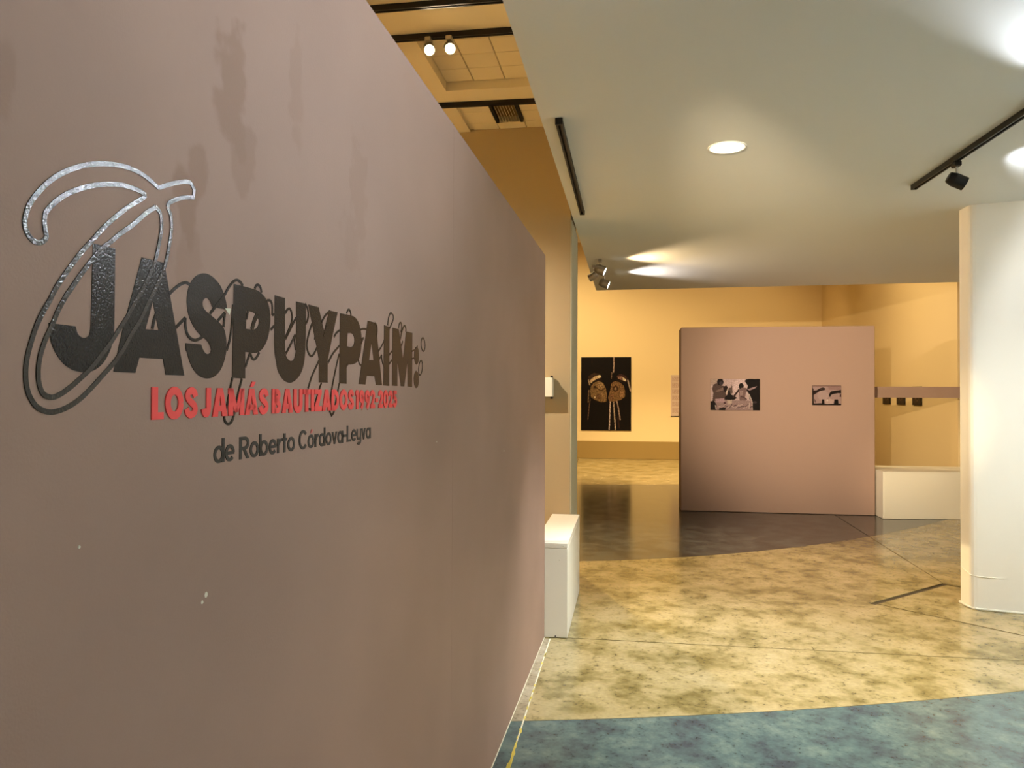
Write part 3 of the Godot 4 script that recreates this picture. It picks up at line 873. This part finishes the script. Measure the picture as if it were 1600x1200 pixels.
# ---------------------------------------------------------------- pictures: flat prints
func fill(im: Image, pts: Array, c: Color) -> void:
	var lo := 1e9
	var hi := -1e9
	for p in pts:
		lo = minf(lo, p.y)
		hi = maxf(hi, p.y)
	for y in range(maxi(0, int(floor(lo))), mini(im.get_height(), int(ceil(hi)) + 1)):
		var xs := []
		var yc := y + 0.5
		for i in pts.size():
			var a: Vector2 = pts[i]
			var b: Vector2 = pts[(i + 1) % pts.size()]
			if (a.y <= yc) != (b.y <= yc):
				xs.append(a.x + (yc - a.y) / (b.y - a.y) * (b.x - a.x))
		xs.sort()
		for k in range(0, xs.size() - 1, 2):
			for x in range(maxi(0, int(round(xs[k]))), mini(im.get_width(), int(round(xs[k + 1])))):
				im.set_pixel(x, y, im.get_pixel(x, y).lerp(Color(c.r, c.g, c.b), c.a))

func oval(im: Image, cx: float, cy: float, rx: float, ry: float, c: Color, turn := 0.0) -> void:
	var pts := []
	for i in 28:
		var v := Vector2(cos(TAU * i / 28) * rx, sin(TAU * i / 28) * ry).rotated(turn)
		pts.append(Vector2(cx, cy) + v)
	fill(im, pts, c)

func stroke(im: Image, pts: Array, w: float, c: Color) -> void:
	for i in pts.size() - 1:
		var a: Vector2 = pts[i]
		var b: Vector2 = pts[i + 1]
		var n := (b - a).normalized().orthogonal() * w / 2.0
		fill(im, [a + n, b + n, b - n, a - n], c)
	for p in pts:
		oval(im, p.x, p.y, w / 2.0, w / 2.0, c)

func grain(im: Image, seed_: int, amount: float, freq := 0.15) -> void:
	var n := noise(seed_, freq, 3)
	for y in im.get_height():
		for x in im.get_width():
			var k := 1.0 + n.get_noise_2d(x, y) * amount
			var c := im.get_pixel(x, y)
			im.set_pixel(x, y, Color(c.r * k, c.g * k, c.b * k))

func V(x: float, y: float) -> Vector2:
	return Vector2(x, y)

# a mounted print: board with depth, printed sheet on its face; facing +z before turning
func print_board(called: String, label: String, category: String, at: Vector3, turn: float, w: float, h: float, im: Image, edge: Material, rough := 0.5, thick := 0.012, group := "") -> Node3D:
	var o := thing(called, label, category, at, group)
	o.rotation.y = turn
	box("board", Vector3(-w / 2, -h / 2, 0.0), Vector3(w / 2, h / 2, thick), edge, o, 0.001)
	var st := st_new()
	var q := [Vector3(-w / 2 + 0.001, -h / 2 + 0.001, thick + 0.0005), Vector3(w / 2 - 0.001, -h / 2 + 0.001, thick + 0.0005), Vector3(w / 2 - 0.001, h / 2 - 0.001, thick + 0.0005), Vector3(-w / 2 + 0.001, h / 2 - 0.001, thick + 0.0005)]
	for i in [0, 2, 1, 0, 3, 2]:
		var v: Vector3 = q[i]
		st.set_uv(Vector2(v.x / w + 0.5, 0.5 - v.y / h))
		st.add_vertex(v)
	var m := mat(c8(212, 208, 206), rough, 0.25)
	m.albedo_texture = ImageTexture.create_from_image(im)
	m.texture_repeat = false
	commit("print", st, m, o)
	return o

func pictures() -> void:
	poster()
	market_photo()
	arms_photo()
	text_sheet()
	for k in 3:
		var im := Image.create(48, 44, false, Image.FORMAT_RGB8)
		im.fill(c8(52, 36, 26))
		oval(im, 26, 20, 13, 15, c8(92, 66, 50))
		oval(im, 24 + 2 * k, 24, 5, 8, c8(30, 20, 15))
		stroke(im, [V(18 + 3 * k, 10), V(30 - 2 * k, 18)], 4, c8(176, 140, 112))
		grain(im, 90 + k, 0.5)
		var d: float = [14.01, 13.31, 12.6][k]
		print_board("small_picture", ["small dark picture on the right wall, farthest of the three below the rail", "small dark picture on the right wall, middle one of the three below the rail", "small dark picture on the right wall, nearest of the three below the rail"][k], "picture", P(4.379, 1.535, d), -PI / 2, 0.36, 0.29, im, M.black, 0.5, 0.02, "small pictures on the right wall")

func poster() -> void:
	var w := 240
	var h := 354
	var im := Image.create(w, h, false, Image.FORMAT_RGB8)
	im.fill(c8(16, 8, 8))
	stroke(im, [V(52, 8), V(53, 30)], 3, c8(44, 26, 22))
	# ribbons above and beside
	stroke(im, [V(157, 2), V(158, 40), V(156, 72)], 6, c8(172, 150, 140))
	stroke(im, [V(148, 74), V(146, 104)], 4, c8(120, 98, 86))
	# rattles or fists bound with cuffs
	fill(im, [V(34, 92), V(62, 76), V(88, 80), V(100, 100), V(60, 114), V(40, 130)], c8(60, 42, 34))
	fill(im, [V(42, 118), V(50, 104), V(72, 90), V(92, 86), V(98, 98), V(74, 106), V(54, 120), V(46, 128)], c8(196, 172, 140))
	fill(im, [V(74, 92), V(92, 86), V(98, 97), V(84, 100)], c8(236, 218, 186))
	stroke(im, [V(36, 112), V(42, 134)], 6, c8(170, 148, 122))
	fill(im, [V(46, 126), V(70, 110), V(98, 104), V(100, 116), V(64, 124), V(50, 140)], c8(34, 20, 16))
	fill(im, [V(47, 142), V(62, 124), V(86, 114), V(108, 126), V(120, 152), V(124, 184), V(122, 216), V(96, 218), V(66, 206), V(48, 194), V(44, 168)], c8(128, 102, 70))
	fill(im, [V(84, 116), V(106, 126), V(112, 146), V(96, 160), V(80, 148)], c8(156, 128, 96))
	stroke(im, [V(60, 150), V(76, 148), V(88, 158), V(102, 160), V(112, 150)], 4, c8(70, 46, 32))
	stroke(im, [V(94, 172), V(104, 182), V(108, 200)], 4, c8(170, 138, 108))
	oval(im, 66, 144, 7, 5, c8(56, 36, 26))
	oval(im, 84, 192, 12, 14, c8(108, 80, 58))
	oval(im, 66, 194, 4, 4, c8(214, 196, 170))
	fill(im, [V(168, 92), V(190, 80), V(214, 90), V(226, 112), V(210, 120), V(180, 104)], c8(66, 42, 40))
	fill(im, [V(174, 94), V(194, 92), V(214, 106), V(216, 118), V(198, 112), V(178, 104)], c8(136, 104, 96))
	fill(im, [V(198, 96), V(214, 106), V(216, 118), V(202, 112)], c8(232, 212, 184))
	stroke(im, [V(224, 112), V(232, 138), V(238, 164)], 7, c8(176, 158, 146))
	fill(im, [V(160, 108), V(184, 106), V(212, 122), V(214, 132), V(182, 120)], c8(30, 18, 14))
	fill(im, [V(146, 126), V(162, 116), V(182, 120), V(204, 136), V(212, 166), V(210, 192), V(192, 206), V(164, 214), V(136, 214), V(130, 196), V(140, 160)], c8(126, 96, 66))
	oval(im, 166, 152, 14, 14, c8(66, 44, 30))
	oval(im, 166, 153, 7, 7, c8(134, 110, 84))
	fill(im, [V(136, 180), V(156, 176), V(158, 210), V(136, 213)], c8(120, 88, 64))
	oval(im, 196, 178, 11, 16, c8(150, 116, 84))
	# ribbons below
	stroke(im, [V(141, 216), V(138, 280), V(136, 348)], 6, c8(196, 176, 176))
	stroke(im, [V(157, 218), V(161, 280), V(166, 350)], 6, c8(186, 164, 150))
	stroke(im, [V(173, 214), V(180, 250), V(188, 300)], 6, c8(166, 142, 134))
	stroke(im, [V(38, 160), V(34, 218), V(36, 214)], 5, c8(128, 104, 80))
	stroke(im, [V(44, 206), V(38, 250), V(33, 302)], 4, c8(104, 82, 72))
	stroke(im, [V(178, 290), V(184, 340)], 8, c8(50, 30, 26))
	grain(im, 71, 0.55, 0.12)
	print_board("poster_print", "tall dark print of two bound fists with ribbons on the yellow back wall", "picture", P(-0.553, 1.552, 18.554), 0.0, 1.19, 1.757, im, M.black, 0.6, 0.02)

func market_photo() -> void:
	var im := Image.create(240, 156, false, Image.FORMAT_RGB8)
	im.fill(c8(206, 182, 184))
	fill(im, [V(0, 0), V(40, 0), V(36, 20), V(0, 30)], c8(190, 168, 160))
	oval(im, 150, 40, 40, 40, c8(222, 198, 202))
	# left figure, leaning in
	fill(im, [V(8, 50), V(14, 28), V(30, 22), V(60, 34), V(86, 40), V(82, 52), V(74, 98), V(70, 112), V(10, 112), V(14, 70)], c8(92, 74, 72))
	fill(im, [V(24, 60), V(62, 42), V(76, 46), V(60, 58), V(30, 66)], c8(132, 110, 106))
	oval(im, 48, 16, 16, 17, c8(34, 24, 28))
	oval(im, 52, 22, 9, 9, c8(66, 58, 66))
	fill(im, [V(62, 40), V(78, 32), V(84, 44), V(74, 66), V(66, 62)], c8(40, 26, 28))
	fill(im, [V(88, 46), V(102, 42), V(106, 24), V(108, 70), V(96, 80), V(84, 70)], c8(104, 88, 86))
	fill(im, [V(78, 60), V(86, 50), V(80, 74), V(74, 74)], c8(226, 210, 198))
	# dark kneeling figure in the middle
	fill(im, [V(70, 92), V(82, 78), V(86, 58), V(94, 58), V(98, 76), V(114, 84), V(130, 94), V(116, 104), V(82, 106), V(72, 112)], c8(26, 18, 20))
	stroke(im, [V(112, 90), V(124, 74), V(138, 56), V(146, 48)], 9, c8(62, 44, 44))
	# seated figure centre right
	oval(im, 150, 36, 12, 15, c8(30, 22, 20))
	fill(im, [V(138, 52), V(152, 44), V(172, 44), V(184, 52), V(174, 66), V(168, 92), V(176, 112), V(142, 112), V(140, 78)], c8(128, 104, 104))
	fill(im, [V(142, 60), V(160, 58), V(158, 82), V(144, 84)], c8(160, 138, 138))
	stroke(im, [V(150, 88), V(164, 92), V(176, 102)], 5, c8(86, 66, 66))
	# dark figure at the right edge with its pale arm
	fill(im, [V(166, 10), V(176, 2), V(240, 0), V(240, 156), V(206, 156), V(204, 110), V(190, 78), V(176, 58), V(182, 34)], c8(22, 15, 16))
	oval(im, 196, 16, 22, 18, c8(18, 12, 14))
	fill(im, [V(178, 52), V(212, 40), V(226, 36), V(218, 46), V(190, 58)], c8(166, 142, 150))
	fill(im, [V(178, 68), V(190, 76), V(200, 100), V(206, 120), V(196, 118), V(182, 92)], c8(214, 196, 194))
	fill(im, [V(184, 74), V(190, 92), V(200, 112), V(190, 100)], c8(30, 22, 24))
	oval(im, 216, 116, 10, 6, c8(60, 48, 52))
	# cloth and goods along the front
	fill(im, [V(0, 112), V(72, 104), V(130, 106), V(200, 108), V(202, 156), V(0, 156)], c8(160, 136, 138))
	fill(im, [V(22, 100), V(66, 96), V(70, 116), V(28, 118)], c8(184, 154, 164))
	fill(im, [V(0, 112), V(18, 110), V(30, 130), V(26, 156), V(0, 156)], c8(30, 22, 24))
	oval(im, 70, 120, 6, 4, c8(70, 40, 50))
	fill(im, [V(82, 106), V(106, 104), V(104, 126), V(84, 128)], c8(196, 178, 166))
	for k in 16:
		var x := 40.0 + 10.0 * k
		stroke(im, [V(x, 140 + 8 * sin(k * 1.7)), V(x + 16, 134 + 9 * sin(k * 2.3))], 3, c8(70, 52, 54) if k % 2 else c8(206, 184, 180))
	fill(im, [V(44, 146), V(76, 142), V(72, 156), V(40, 156)], c8(24, 18, 20))
	stroke(im, [V(24, 132), V(27, 150)], 4, c8(216, 200, 196))
	stroke(im, [V(190, 120), V(188, 146)], 5, c8(198, 180, 178))
	grain(im, 73, 0.3, 0.2)
	print_board("photograph", "larger black and white photograph of people around a cloth, left on the freestanding panel", "photograph", P(1.3745, 1.545, 10.436), 0.0, 0.629, 0.413, im, M.black, 0.6, 0.01)

func arms_photo() -> void:
	var im := Image.create(180, 130, false, Image.FORMAT_RGB8)
	im.fill(c8(176, 150, 150))
	fill(im, [V(100, 6), V(178, 6), V(178, 30), V(100, 26)], c8(160, 130, 130))
	oval(im, 66, 66, 34, 34, c8(188, 164, 164))
	fill(im, [V(0, 0), V(180, 0), V(180, 5), V(0, 5)], c8(120, 90, 84))
	fill(im, [V(0, 10), V(8, 26), V(10, 130), V(0, 130)], c8(52, 36, 32))
	fill(im, [V(0, 34), V(26, 32), V(48, 18), V(66, 12), V(80, 18), V(78, 30), V(66, 32), V(44, 38), V(16, 58), V(0, 66)], c8(40, 26, 24))
	stroke(im, [V(52, 26), V(66, 20), V(74, 24)], 4, c8(92, 70, 68))
	fill(im, [V(180, 28), V(150, 34), V(118, 38), V(110, 48), V(104, 58), V(106, 74), V(112, 76), V(116, 62), V(132, 56), V(160, 50), V(180, 52)], c8(28, 18, 18))
	fill(im, [V(172, 60), V(180, 56), V(180, 76), V(170, 74)], c8(66, 34, 40))
	fill(im, [V(78, 96), V(108, 88), V(134, 94), V(130, 122), V(82, 122)], c8(200, 176, 172))
	oval(im, 94, 98, 6, 5, c8(238, 222, 214))
	fill(im, [V(60, 92), V(74, 92), V(76, 124), V(58, 124)], c8(22, 14, 10))
	fill(im, [V(138, 92), V(160, 92), V(164, 130), V(134, 130)], c8(14, 8, 8))
	fill(im, [V(0, 120), V(50, 118), V(90, 122), V(180, 120), V(180, 130), V(0, 130)], c8(20, 12, 10))
	stroke(im, [V(14, 92), V(20, 112)], 5, c8(70, 50, 56))
	grain(im, 74, 0.22, 0.2)
	print_board("photograph", "smaller black and white photograph of two arms reaching in, right on the freestanding panel", "photograph", P(2.522, 1.539, 10.436), 0.0, 0.355, 0.254, im, M.black, 0.6, 0.01)

func text_sheet() -> void:
	var w := 200
	var h := 326
	var im := Image.create(w, h, false, Image.FORMAT_RGB8)
	im.fill(c8(238, 214, 200))
	var rng := RandomNumberGenerator.new()
	rng.seed = 4
	var y := 16
	var line := 0
	while y < h - 22:
		if line % 7 == 6:
			y += 8
		else:
			var long := w - 16 if line % 7 < 5 else 60 + rng.randi() % 100
			var x := 12
			while x < long:
				var word := 6 + rng.randi() % 18
				fill(im, [V(x, y), V(mini(x + word, w - 12), y), V(mini(x + word, w - 12), y + 3), V(x, y + 3)], c8(200, 164, 150))
				x += word + 4
		y += 6
		line += 1
	var o := print_board("text_panel", "pale pinkish text sheet on the back wall half hidden by the freestanding panel", "text panel", P(1.267, 1.517, 18.554), 0.0, 0.596, 0.968, im, M.white, 0.7, 0.015)
	box("bottom_rail", Vector3(-0.298, -0.496, 0.0), Vector3(0.298, -0.483, 0.022), M.black, o, 0.002)
	box("hook", Vector3(-0.115, -0.49, 0.0), Vector3(-0.06, -0.42, 0.03), M.black, o, 0.004)

# ---------------------------------------------------------------- lettering on the title wall
func pts_of(flat: Array) -> PackedVector2Array:
	var p := PackedVector2Array()
	for i in range(0, flat.size(), 2):
		p.append(Vector2(flat[i], flat[i + 1]) * 1e-4)
	return p

func sign_node(called: String, label: String) -> Node3D:
	var o := thing(called, label, "lettering")
	o.transform = wall_frame(0.65, 1.40)
	return o

func lettering() -> void:
	var t := sign_node("title_lettering", "heavy black vinyl title letters JASPUYPAIM with a colon on the taupe wall")
	for l in TITLE:
		var p := pts_of(l[1 + 1])
		if l[1]:
			p = smooth(p, true)
		var st := st_new()
		var counter := pts_of(l[3])
		if counter.size() == 0:
			add_plate(st, p, 0.0, 0.0008)
		else:
			if l[1]:
				counter = smooth(counter, true)
			var lo := Vector2(1e9, 1e9)
			var hi := -lo
			for v in p:
				lo = lo.min(v)
				hi = hi.max(v)
			var mid := Vector2.ZERO
			for v in counter:
				mid += v / counter.size()
			for side in [rect(lo.x - 0.01, mid.x, lo.y - 0.01, hi.y + 0.01), rect(mid.x, hi.x + 0.01, lo.y - 0.01, hi.y + 0.01)]:
				for half in Geometry2D.intersect_polygons(p, side):
					for q in Geometry2D.clip_polygons(half, counter):
						add_plate(st, q, 0.0, 0.0008)
		commit("letter" if l[0] != "colon_dot" else "colon_dot", st, M.vinyl, t)
	var s := sign_node("script_lettering", "thin looping outline script in black vinyl interlaced with the title letters")
	for l in FLOURISH:
		var st := st_new()
		add_ribbon(st, smooth(pts_of(l[1]), false), 0.0057, 0.0, 0.0012)
		commit("flourish", st, M.gloss, s)
	var peel := st_new()          # a corner of the S that has come loose and catches the light
	tri(peel, Vector3(0.4115, 0.2715, 0.001), Vector3(0.4228, 0.2722, 0.004), Vector3(0.4165, 0.2620, 0.006), Vector3(0.3, 0.4, 1.0))
	tri(peel, Vector3(0.4115, 0.2715, 0.0008), Vector3(0.4228, 0.2722, 0.0038), Vector3(0.4165, 0.2620, 0.0058), Vector3(-0.3, -0.4, -1.0))
	commit("peeled_corner", peel, M.filler, t).set_meta("label", "loose pale corner of the letter S")
	for l in LOOPS:
		var st := st_new()
		var p := pts_of(l[1])
		add_ribbon(st, smooth(p, false, 1.2), 0.0042, 0.0, 0.0012)
		commit("loop", st, M.vinyl, s)
	var r := sign_node("subtitle_lettering", "red capitals LOS JAMÁS BAUTIZADOS 1992-2025 under the black title")
	for w in [["LOS", 0.891, 0.992], ["JAMÁS", 1.001, 1.1975], ["BAUTIZADOS", 1.2108, 1.580], ["1992-2025", 1.590, 1.873]]:
		word(r, w[0], w[1], w[2], 1.5112, 0.0415, 0.285, 0.225, M.red, 0.0016)
	var b := sign_node("byline_lettering", "smaller dark byline lettering on the taupe wall below the red capitals")
	for w in [["de", 1.0352, 1.0934], ["Roberto", 1.1075, 1.299], ["Córdova-Leyva", 1.3135, 1.687]]:
		word(b, w[0], w[1], w[2], 1.4431, 0.0345, 0.165, 0.15, M.ink, 0.001)

func word(parent: Node3D, text: String, u0: float, u1: float, v: float, cap: float, w: float, wh: float, m: Material, e: float) -> void:
	var total := 0.0
	var gap := w * 0.24
	for ch in text:
		total += width_of(ch) + gap
	total -= gap
	var k := (u1 - u0) / total          # along the wall; heights keep the cap height
	var x := 0.0
	for ch in text:
		var st := st_new()
		for part in glyph(ch, w, wh):
			var p := PackedVector2Array()
			for q in part[1]:
				p.append(Vector2(u0 - 0.65 + (x + q.x) * k, v - 1.40 + q.y * cap))
			if part[0] == "p":
				add_plate(st, p, 0.0, e)
			else:
				add_stroke(st, part[1], part[2], Vector2(k, cap), Vector2(u0 - 0.65 + x * k, v - 1.40), e)
		if ch == "ó":
			var ac := st_new()
			add_plate(ac, PackedVector2Array([tr2(0.26, 0.80, x, k, cap, u0, v), tr2(0.40, 0.80, x, k, cap, u0, v), tr2(0.54, 1.0, x, k, cap, u0, v), tr2(0.36, 1.0, x, k, cap, u0, v)]), 0.0, e)
			commit("accent", ac, M.rose, parent).set_meta("label", "faded red accent")
		commit("letter", st, m, parent)
		x += width_of(ch) + gap

func tr2(a: float, b: float, x: float, k: float, cap: float, u0: float, v: float) -> Vector2:
	return Vector2(u0 - 0.65 + (x + a) * k, v - 1.40 + b * cap)

# strokes are widened before scaling, so stems and bars keep their drawn weights
func add_stroke(st: SurfaceTool, pts: Array, w: float, s: Vector2, at: Vector2, e: float) -> void:
	var p := PackedVector2Array()
	for q in pts:
		p.append(q)
	var n := p.size()
	var l := PackedVector2Array()
	var r := PackedVector2Array()
	for i in n:
		var d := (p[mini(i + 1, n - 1)] - p[maxi(i - 1, 0)]).normalized()
		l.append((p[i] + Vector2(-d.y, d.x) * w / 2) * s + at)
		r.append((p[i] - Vector2(-d.y, d.x) * w / 2) * s + at)
	for i in n - 1:
		quad(st, Vector3(l[i].x, l[i].y, e), Vector3(l[i + 1].x, l[i + 1].y, e), Vector3(r[i + 1].x, r[i + 1].y, e), Vector3(r[i].x, r[i].y, e), Vector3.BACK)
		for side in [[l, 1.0], [r, -1.0]]:
			var q: PackedVector2Array = side[0]
			var dd := q[i + 1] - q[i]
			quad(st, Vector3(q[i].x, q[i].y, 0), Vector3(q[i + 1].x, q[i + 1].y, 0), Vector3(q[i + 1].x, q[i + 1].y, e), Vector3(q[i].x, q[i].y, e), Vector3(-dd.y, dd.x, 0) * float(side[1]))

func width_of(ch: String) -> float:
	var t := {"L": 0.56, "O": 0.94, "S": 0.68, "J": 0.56, "A": 0.88, "Á": 0.88, "M": 1.0, "B": 0.70, "U": 0.78, "T": 0.66, "I": 0.26, "Z": 0.70, "D": 0.82, "1": 0.38, "9": 0.68, "2": 0.64, "-": 0.38, "0": 0.76, "5": 0.64,
		"d": 0.70, "e": 0.66, "R": 0.70, "o": 0.68, "ó": 0.68, "b": 0.70, "r": 0.40, "t": 0.42, "C": 0.86, "v": 0.62, "a": 0.70, "y": 0.64}
	return t[ch]

func arc(cx: float, cy: float, rx: float, ry: float, a0: float, a1: float, n := 18) -> Array:
	var o := []
	for i in n + 1:
		var a := deg_to_rad(lerpf(a0, a1, float(i) / n))
		o.append(Vector2(cx + rx * cos(a), cy + ry * sin(a)))
	return o

func R4(x0: float, y0: float, x1: float, y1: float) -> Array:
	return ["p", [V(x0, y0), V(x1, y0), V(x1, y1), V(x0, y1)]]

func curve(p: Array) -> Array:
	var q := PackedVector2Array()
	for v in p:
		q.append(v)
	return Array(smooth(q, false, 3.0, 5))

# heavy geometric sans, drawn on a cap height of 1; w stem weight, h bar weight
func glyph(ch: String, w: float, h: float) -> Array:
	var W := width_of(ch)
	var k := w / 2
	var g := (w + h) / 2
	var X := 0.72          # height of small letters
	match ch:
		"L":
			return [R4(0, 0, w, 1), R4(w, 0, W, h)]
		"I":
			return [R4(0, 0, w, 1)]
		"T":
			return [R4(W / 2 - k, 0, W / 2 + k, 1), R4(0, 1 - h, W, 1)]
		"O", "0":
			return [["s", arc(W / 2, 0.5, W / 2 - k, 0.51 - h / 2, 0, 360, 36), g]]
		"S":
			return [["s", curve([V(W - 0.10, 0.70), V(W - 0.17, 0.845), V(W * 0.5, 0.895), V(0.17, 0.81), V(0.155, 0.67), V(W * 0.46, 0.53), V(W - 0.15, 0.385), V(W - 0.13, 0.22), V(W * 0.5, 0.105), V(0.17, 0.16), V(0.09, 0.315)]), g * 0.95]]
		"J":
			return [["s", [V(W - k, 1), V(W - k, 0.6)] + arc(W / 2, 0.35, W / 2 - k, 0.35 - h / 2, 0, -165, 16), g]]
		"A", "Á":
			var o := [["p", [V(0, 0), V(w * 1.08, 0), V(W / 2 + w * 0.16, 1), V(W / 2 - w * 0.55, 1)]], ["p", [V(W - w * 1.08, 0), V(W, 0), V(W / 2 + w * 0.55, 1), V(W / 2 - w * 0.16, 1)]], R4(W * 0.22, 0.17, W * 0.78, 0.17 + h * 0.95)]
			if ch == "Á":
				o.append(["p", [V(W / 2 - 0.11, 1.06), V(W / 2 + 0.09, 1.06), V(W / 2 + 0.26, 1.26), V(W / 2, 1.26)]])
			return o
		"M":
			return [R4(0, 0, w, 1), R4(W - w, 0, W, 1), ["p", [V(0, 1), V(w, 1), V(W / 2 + k * 0.75, 0.12), V(W / 2 - k * 0.75, 0.12)]], ["p", [V(W - w, 1), V(W, 1), V(W / 2 + k * 0.75, 0.12), V(W / 2 - k * 0.75, 0.12)]]]
		"B":
			return [R4(0, 0, w, 1), ["s", [V(w * 0.5, 1 - h / 2), V(W * 0.5, 1 - h / 2)] + arc(W * 0.5, 0.745, W * 0.5 - k - 0.03, 0.255 - h / 2, 90, -90, 12) + [V(w * 0.5, 0.49 + h / 2)], h], ["s", [V(w * 0.5, 0.54 - h * 0.1), V(W * 0.54, 0.54 - h * 0.1)] + arc(W * 0.54, 0.28, W * 0.46 - k, 0.28 - h / 2, 90, -90, 12) + [V(w * 0.5, h / 2)], h * 1.05]]
		"U":
			return [["s", [V(k, 1), V(k, 0.7)] + arc(W / 2, 0.37, W / 2 - k, 0.38 - h / 2, 180, 360, 18) + [V(W - k, 0.7), V(W - k, 1)], w]]
		"Z":
			return [R4(0, 0, W, h), R4(0.02, 1 - h, W - 0.02, 1), ["p", [V(0, h * 0.9), V(w * 1.25, h * 0.9), V(W - 0.02, 1 - h * 0.9), V(W - w * 1.25, 1 - h * 0.9)]]]
		"D":
			return [R4(0, 0, w, 1), ["s", [V(w * 0.5, 1 - h / 2), V(W * 0.42, 1 - h / 2)] + arc(W * 0.42, 0.5, W * 0.58 - k, 0.5 - h / 2, 90, -90, 18) + [V(w * 0.5, h / 2)], g]]
		"1":
			return [R4(W - w, 0, W, 1), ["p", [V(0, 0.70), V(W - w, 0.78), V(W - w, 1), V(0.0, 0.90)]]]
		"9":
			return [["s", arc(W / 2, 0.66, W / 2 - k, 0.34 - h / 2, 0, 360, 24), g * 0.95], ["s", curve([V(W - k, 0.66), V(W - k - 0.03, 0.45), V(W * 0.62, 0.2), V(W * 0.42, 0.0)]), g]]
		"2":
			return [["s", curve([V(0.09, 0.68), V(0.13, 0.83), V(W * 0.5, 0.895), V(W - 0.14, 0.78), V(W - 0.17, 0.58), V(W * 0.5, 0.33), V(0.14, 0.08)]), g * 0.95], R4(0.0, 0, W, h)]
		"5":
			return [R4(0.06, 1 - h, W - 0.04, 1), R4(0.06, 0.5, 0.06 + w * 0.85, 1), ["s", curve([V(0.12, 0.50), V(W * 0.52, 0.56), V(W - 0.14, 0.45), V(W - 0.13, 0.24), V(W * 0.5, 0.105), V(0.16, 0.15), V(0.07, 0.27)]), g * 0.95]]
		"-":
			return [R4(0, 0.33, W, 0.33 + h)]
		"d", "a", "b":
			var side := W if ch == "b" else 0.0
			var stem_x := 0.0 if ch == "b" else W - w
			var bowl_c := W - (W - 0.02) / 2 if ch == "b" else (W - 0.02) / 2
			return [R4(stem_x, 0, stem_x + w, X if ch == "a" else 1.04), ["s", arc(bowl_c, X / 2, (W - 0.02) / 2 - k, X / 2 + 0.01 - h / 2, 0, 360, 28), g]]
		"o", "ó":
			return [["s", arc(W / 2, X / 2, W / 2 - k, X / 2 + 0.01 - h / 2, 0, 360, 28), g]]
		"e":
			return [["s", arc(W / 2, X / 2, W / 2 - k, X / 2 + 0.01 - h / 2, 0, 318, 28), g], R4(k, X / 2 - h * 0.45, W - k * 0.4, X / 2 + h * 0.45)]
		"R":
			return [R4(0, 0, w, 1), ["s", [V(w * 0.5, 1 - h / 2), V(W * 0.52, 1 - h / 2)] + arc(W * 0.52, 0.70, W * 0.48 - k, 0.30 - h / 2, 90, -90, 14) + [V(w * 0.5, 0.40 + h / 2)], g], ["p", [V(W * 0.34, 0.44), V(W * 0.34 + w * 1.15, 0.44), V(W + 0.01, 0), V(W - w * 1.15, 0)]]]
		"r":
			return [R4(0, 0, w, X), ["s", curve([V(k, X * 0.55), V(W * 0.62, X * 0.84), V(W, X * 0.90)]), g]]
		"t":
			return [R4(0.12, 0, 0.12 + w, 0.95), R4(0, X - h, W, X)]
		"C":
			return [["s", arc(W / 2 + 0.02, 0.5, W / 2 - k, 0.51 - h / 2, 42, 318, 30), g]]
		"v":
			return [["p", [V(0, X), V(w * 1.1, X), V(W / 2 + k * 0.75, 0), V(W / 2 - k * 0.85, 0)]], ["p", [V(W - w * 1.1, X), V(W, X), V(W / 2 + k * 0.85, 0), V(W / 2 - k * 0.75, 0)]]]
		"y":
			return [["s", [V(k, X), V(k, 0.42)] + arc(W / 2, 0.30, W / 2 - k, 0.30 - h / 2, 180, 360, 14), g], ["s", [V(W - k, X), V(W - k, 0.1)] + arc(W / 2, -0.02, W / 2 - k, 0.20, 0, -150, 12), g]]
	return []
